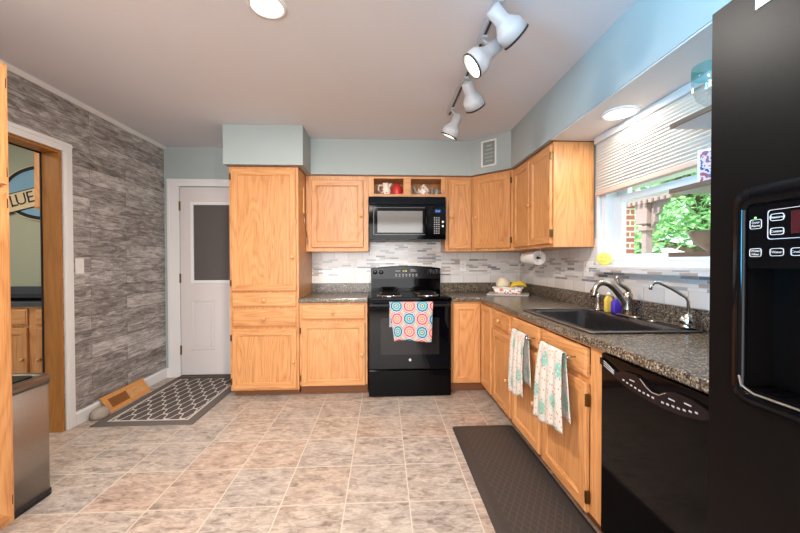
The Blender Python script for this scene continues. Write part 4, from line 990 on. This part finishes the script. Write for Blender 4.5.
m = MB(); rnd = random.Random(4); lp = []
for k in range(7):
    z = [.001, .015, .035, .055, .07, .08, .084][k]; s_ = [.8, .97, 1, .95, .8, .55, .2][k]
    lp.append([(-2.288 + .058 * s_ * math.cos(a) * (1 + rnd.uniform(-.1, .1)), 2.878 + .075 * s_ * math.sin(a) * (1 + rnd.uniform(-.1, .1)), z) for a in (2 * PI * i / 12 for i in range(12))])
m.loops(lp); tag(origin(m.build('door_stop_stone', STONE), (-2.29, 2.878, 0)), 'rough tan stone on the floor at the end of register', 'stone')
t = thing('trash_can', (-2.0, 1.82, 0), 'slim stainless steel trash can with black base by the doorway', 'trash can')
q = lambda i, z, r=.03: [(a, b, z) for a, b in rrect(-2.255 + i, -1.800 - i, 1.695 + i, 1.955 - i, r)]
MB().loops([q(.002, .03), q(.002, .608)]).build('body', STEEL, t, False); MB().loops([q(-.002, .001), q(-.002, .03), q(.004, .032)]).build('base_ring', RUBBER, t)
m = MB(); m.loops([q(-.003, .61), q(-.003, .645), q(.004, .655), q(.02, .655), q(.03, .646)]); m.build('lid', plain('steel lid', '#8d857e', .3, metal=1), t)
MB().loops([[(a, b, .647) for a, b in rrect(-2.21, -1.85, 1.74, 1.91, .02)], [(a, b, .6535) for a, b in rrect(-2.21, -1.85, 1.74, 1.91, .02)]]).build('lid_insert', BLACKM, t)

# ------------------------------------------------------------------ ceiling fixtures
def can(x, y, z, r, label):
    t = thing('recessed_light', (x, y, z), label, 'ceiling light')
    MB().lathe([(r + .018, 0), (r + .018, -.006), (r, -.010), (r, -.002)], (x, y, z - .0005), seg=40, cap0=False, cap1=False).build('trim_ring', WHITE, t, True)
    MB().lathe([(r, 0), (r, -.004), (r * .6, -.006)], (x, y, z - .002), seg=40).build('diffuser', CANLIT, t)
can(-.562, 1.72, ZC, .075, 'round lit ceiling light at the top photo edge'); can(1.40, 1.99, 2.132, .082, 'round lit downlight in the white soffit over the sink')
t = thing('track_light', (.545, 2.25, ZC), 'white ceiling track with four tilted spotlight heads', 'track light')
m = MB(); m.box(.527, .563, 1.55, 2.86, 2.464, 2.4985, bev=.003); m.build('rail', LAMPW, t); B('rail_slot', DARKSLOT, t, .538, .552, 1.57, 2.84, 2.4625, 2.465)
for (y, a, b, lit) in ((1.60, (.505, 1.60, 2.435), (.628, 1.645, 2.345), 0), (1.86, (.60, 1.78, 2.385), (.442, 1.80, 2.255), 1), (2.27, (.545, 2.255, 2.43), (.615, 2.335, 2.335), 0), (2.72, (.590, 2.69, 2.405), (.530, 2.73, 2.27), 1)):
    a, b = Vector(a), Vector(b); d = (b - a).normalized(); b = a + d * .185; K = 1.12
    m = MB(); m.lathe([(p * K, q_ * K) for p, q_ in [(.022, 0), (.032, .006), (.032, .065), (.036, .075), (.058, .105), (.061, .112), (.061, .160), (.057, .160), (.055, .11), (.02, .08)]], a, d, 28); h = m.build('spot_head', LAMPW, t, True)
    MB().lathe([(p * K, q_ * K) for p, q_ in [(.0615, .152), (.0618, .1612), (.058, .1612)]], a, d, 28, cap0=False, cap1=False).build('rim', DARKSLOT, h, True)
    MB().lathe([(p * K, q_ * K) for p, q_ in [(.02, .13), (.048, .138), (.05, .148), (.04, .154), (.004, .156)]], a, d, 24).build('bulb', BULB if lit else BULBOFF, h, True)
    m = MB(); m.box(.530, .560, y - .03, y + .03, 2.448, 2.4625, bev=.003); m.tube([(.545, y, 2.45), tuple(a + d * .03)], .008, 8); m.build('pivot_arm', LAMPW, h)
    if lit: lamp('track_spot_lamp', 'SPOT', tuple(a + d * .17), 14, (1, .87, .72), .04, spot=2.0, blend=.9, target=tuple(a + d * 2))

# ------------------------------------------------------------------ shelves by the window, things on them
def shelf(z, label):
    t = thing('wall_shelf', (1.4, 1.2, z), label, 'shelf', 'shelves beside the sink window')
    MB().box(1.292, XR - .018, .80, 1.495, z, z + .018).build('board', GREYP, t); MB().box(1.282, 1.292, .80, 1.495, z - .001, z + .019).build('front_edge', WALNUT, t)
shelf(1.845, 'top shelf with the goblet beside the window'); shelf(1.555, 'middle shelf with the photo card beside the window'); shelf(1.272, 'lowest shelf with the taupe bowl beside the window')
t = thing('wine_glass', (1.348, 1.38, 1.8635), 'clear stemmed glass with teal rim on the top shelf', 'glass')
MB().lathe([(.03, 0), (.03, .003), (.006, .008), (.005, .03), (.012, .036)], (1.348, 1.38, 1.8635), seg=24).build('foot', CLEAR, t, True)
MB().lathe([(.012, .036), (.036, .06), (.050, .10), (.054, .155)], (1.348, 1.38, 1.8635), seg=32, cap0=False, cap1=False).build('bowl', CLEAR, t, True)
MB().lathe([(.054, .155), (.055, .18), (.053, .20)], (1.348, 1.38, 1.8635), seg=32, cap0=False, cap1=False).build('teal_rim', TEALG, t, True)
def cardmat():
    t = NT('colourful photo print'); n = t.noise(t.coords(), 45, 2); return t.base(t.ramp(n, [(0, '#3a3f78'), (.4, '#d8c0c8'), (.52, '#b04048'), (.6, '#5a5f90'), (.7, '#efe6e0')], True), .4)
t = thing('photo_card', (1.35, 1.42, 1.574), 'colourful photo card standing upright on the middle shelf', 'photo')
Fc = Face((1.325, 1.40), (.8, -.6), (-.6, -.8)); MB().box(0, .12, -.003, 0, 1.575, 1.72, T=Fc).build('card', PLATE, t); MB().box(.008, .112, 0, .001, 1.583, 1.712, T=Fc).build('print', cardmat(), t)
t = MB(); t.lathe([(.05, 0), (.055, .006), (.095, .04), (.118, .085), (.124, .086), (.112, .083), (.085, .03), (.01, .012)], (1.412, 1.37, 1.2912), seg=36)
tag(origin(t.build('serving_bowl', BOWLM, None, True), (1.412, 1.37, 1.2912)), 'taupe bowl on the lowest shelf beside the refrigerator', 'bowl')
# smiling sponge on the sill
t = thing('smiley_sponge', (1.515, 2.31, 1.2245), 'round yellow smiling sponge standing on the window sill', 'sponge')
dsp = Vector((-.62, -.78, .05)).normalized(); o_ = Vector((1.513, 2.30, 1.2695)) - dsp * .01
MB().lathe([(.037, 0), (.045, .006), (.045, .018), (.037, .024)], o_, dsp, 24).build('body', SPONGE, t, True)
fu = Vector((dsp.y, -dsp.x, 0)).normalized() * -1; fc = o_ + dsp * .0246
m = MB(); [m.lathe([(.004, 0), (.004, .001)], tuple(fc + fu * s_ * .013 + Vector((0, 0, .011))), dsp, 8) for s_ in (-1, 1)]
m.tube([tuple(fc + fu * .022 * math.sin(a) + Vector((0, 0, -.004 - .016 * math.cos(a)))) for a in [(-1.2 + 2.4 * k / 12) for k in range(13)]], .0016, 6); m.build('smile', plain('brown ink', '#8a6a20', .8), t)

# ------------------------------------------------------------------ next room seen through the doorway
FN = Face((0, 3.12), (1, 0), (0, -1))
t = thing('dining_base_cabinet', (-3.4, 3.4, 0), 'oak base cabinet seen through the doorway in the next room', 'cabinet')
B('body', OAKV, t, -4.4, -2.52, 3.12, 3.71, .1, .872); B('toe_kick', KICK, t, -4.4, -2.52, 3.18, 3.70, 0, .1)
for a0, a1, kl in ((-3.56, -3.06, 1), (-2.99, -2.55, 0)):
    drawer(FN, a0, a1, .715, .855, t, knob=False); door(FN, a0, a1, .1, .69, t, knob=((a1 - .03) if kl else (a0 + .04), .42))
t = thing('dining_worktop', (-3.4, 3.4, .875), 'dark grey worktop seen through the doorway', 'worktop')
DKT = plain('dark grey laminate', '#4a4c52', .3, scale=90, var=.3)
B('slab', DKT, t, -4.4, -2.52, 3.09, 3.71, .875, .914, bev=.005); B('upstand', DKT, t, -4.4, -2.52, 3.69, 3.71, .914, 1.01)
t = thing('griddle_plate', (-3.3, 3.35, .914), 'flat black griddle lying on the worktop through the doorway', 'griddle')
MB().loops([[(a, b, .916) for a, b in rrect(-3.6, -2.9, 3.2, 3.5, .03)], [(a, b, .945) for a, b in rrect(-3.62, -2.88, 3.18, 3.52, .03)], [(a, b, .940) for a, b in rrect(-3.58, -2.92, 3.22, 3.48, .03)]]).build('plate', BLACKG, t)
t = thing('dining_wall_cabinet', (-3.0, 3.55, 1.76), 'oak wall cabinet edge hung high behind the doorway jamb', 'cabinet')
B('body', OAKV, t, -3.285, -2.52, 3.42, 3.71, 1.76, 2.35); door(Face((0, 3.42), (1, 0), (0, -1)), -3.262, -2.55, 1.77, 2.34, t)
# round blue sign
sx, sz, sy = -3.44, 1.965, 3.712
def oval(r, h, k=72): return [(sx + (r + .14) * math.cos(2 * PI * i / k), sy - h, sz + r * math.sin(2 * PI * i / k)) for i in range(k)]
t = thing('oval_sign', (sx, sy, sz), 'round blue sign with tan lettered ribbon seen through the doorway', 'sign')
MB().loops([oval(.29, 0), oval(.29, .014), oval(.286, .016)], flat=True).build('disc', SIGNT, t)
MB().loops([oval(.280, .0162), oval(.280, .018), oval(.245, .018), oval(.245, .0162)], cap0=False, cap1=False, flat=True).build('black_ring', SIGNK, t)
MB().loops([oval(.246, .0162), oval(.246, .0175)], flat=True).build('blue_field', SIGNB, t)
FSg = Face((sx, sy - .018), (1, 0), (0, -1)); m = MB(); up_, lo_ = [], []
cz = lambda a: .27 * a - .02
for k in range(25):
    a = -.42 + .84 * k / 24; up_.append((a, cz(a) + .10)); lo_.append((a, cz(a) - .10))
m.prism(up_ + lo_[::-1], 0, .006, lambda a, b, h: FSg(a, h, sz + b)); m.build('ribbon_border', SIGNK, t)
m = MB(); m.prism([(a, b - .010) for a, b in up_] + [(a, b + .010) for a, b in lo_[::-1]], .006, .008, lambda a, b, h: FSg(a, h, sz + b)); m.build('ribbon', SIGNT, t)
for ch, a in (('B', -.43 + .06), ('L', -.275), ('U', -.20), ('E', -.112)):
    text('sign_letter', ch, .165, FSg.M(a - .03, .0085, sz + cz(a)) @ Matrix.Rotation(.25, 4, 'Z'), SIGNK, t, .001)
text('sign_letter', 'I', .165, FSg.M(-.06, .0085, sz + cz(-.06)) @ Matrix.Rotation(.25, 4, 'Z'), RED, t, .001)
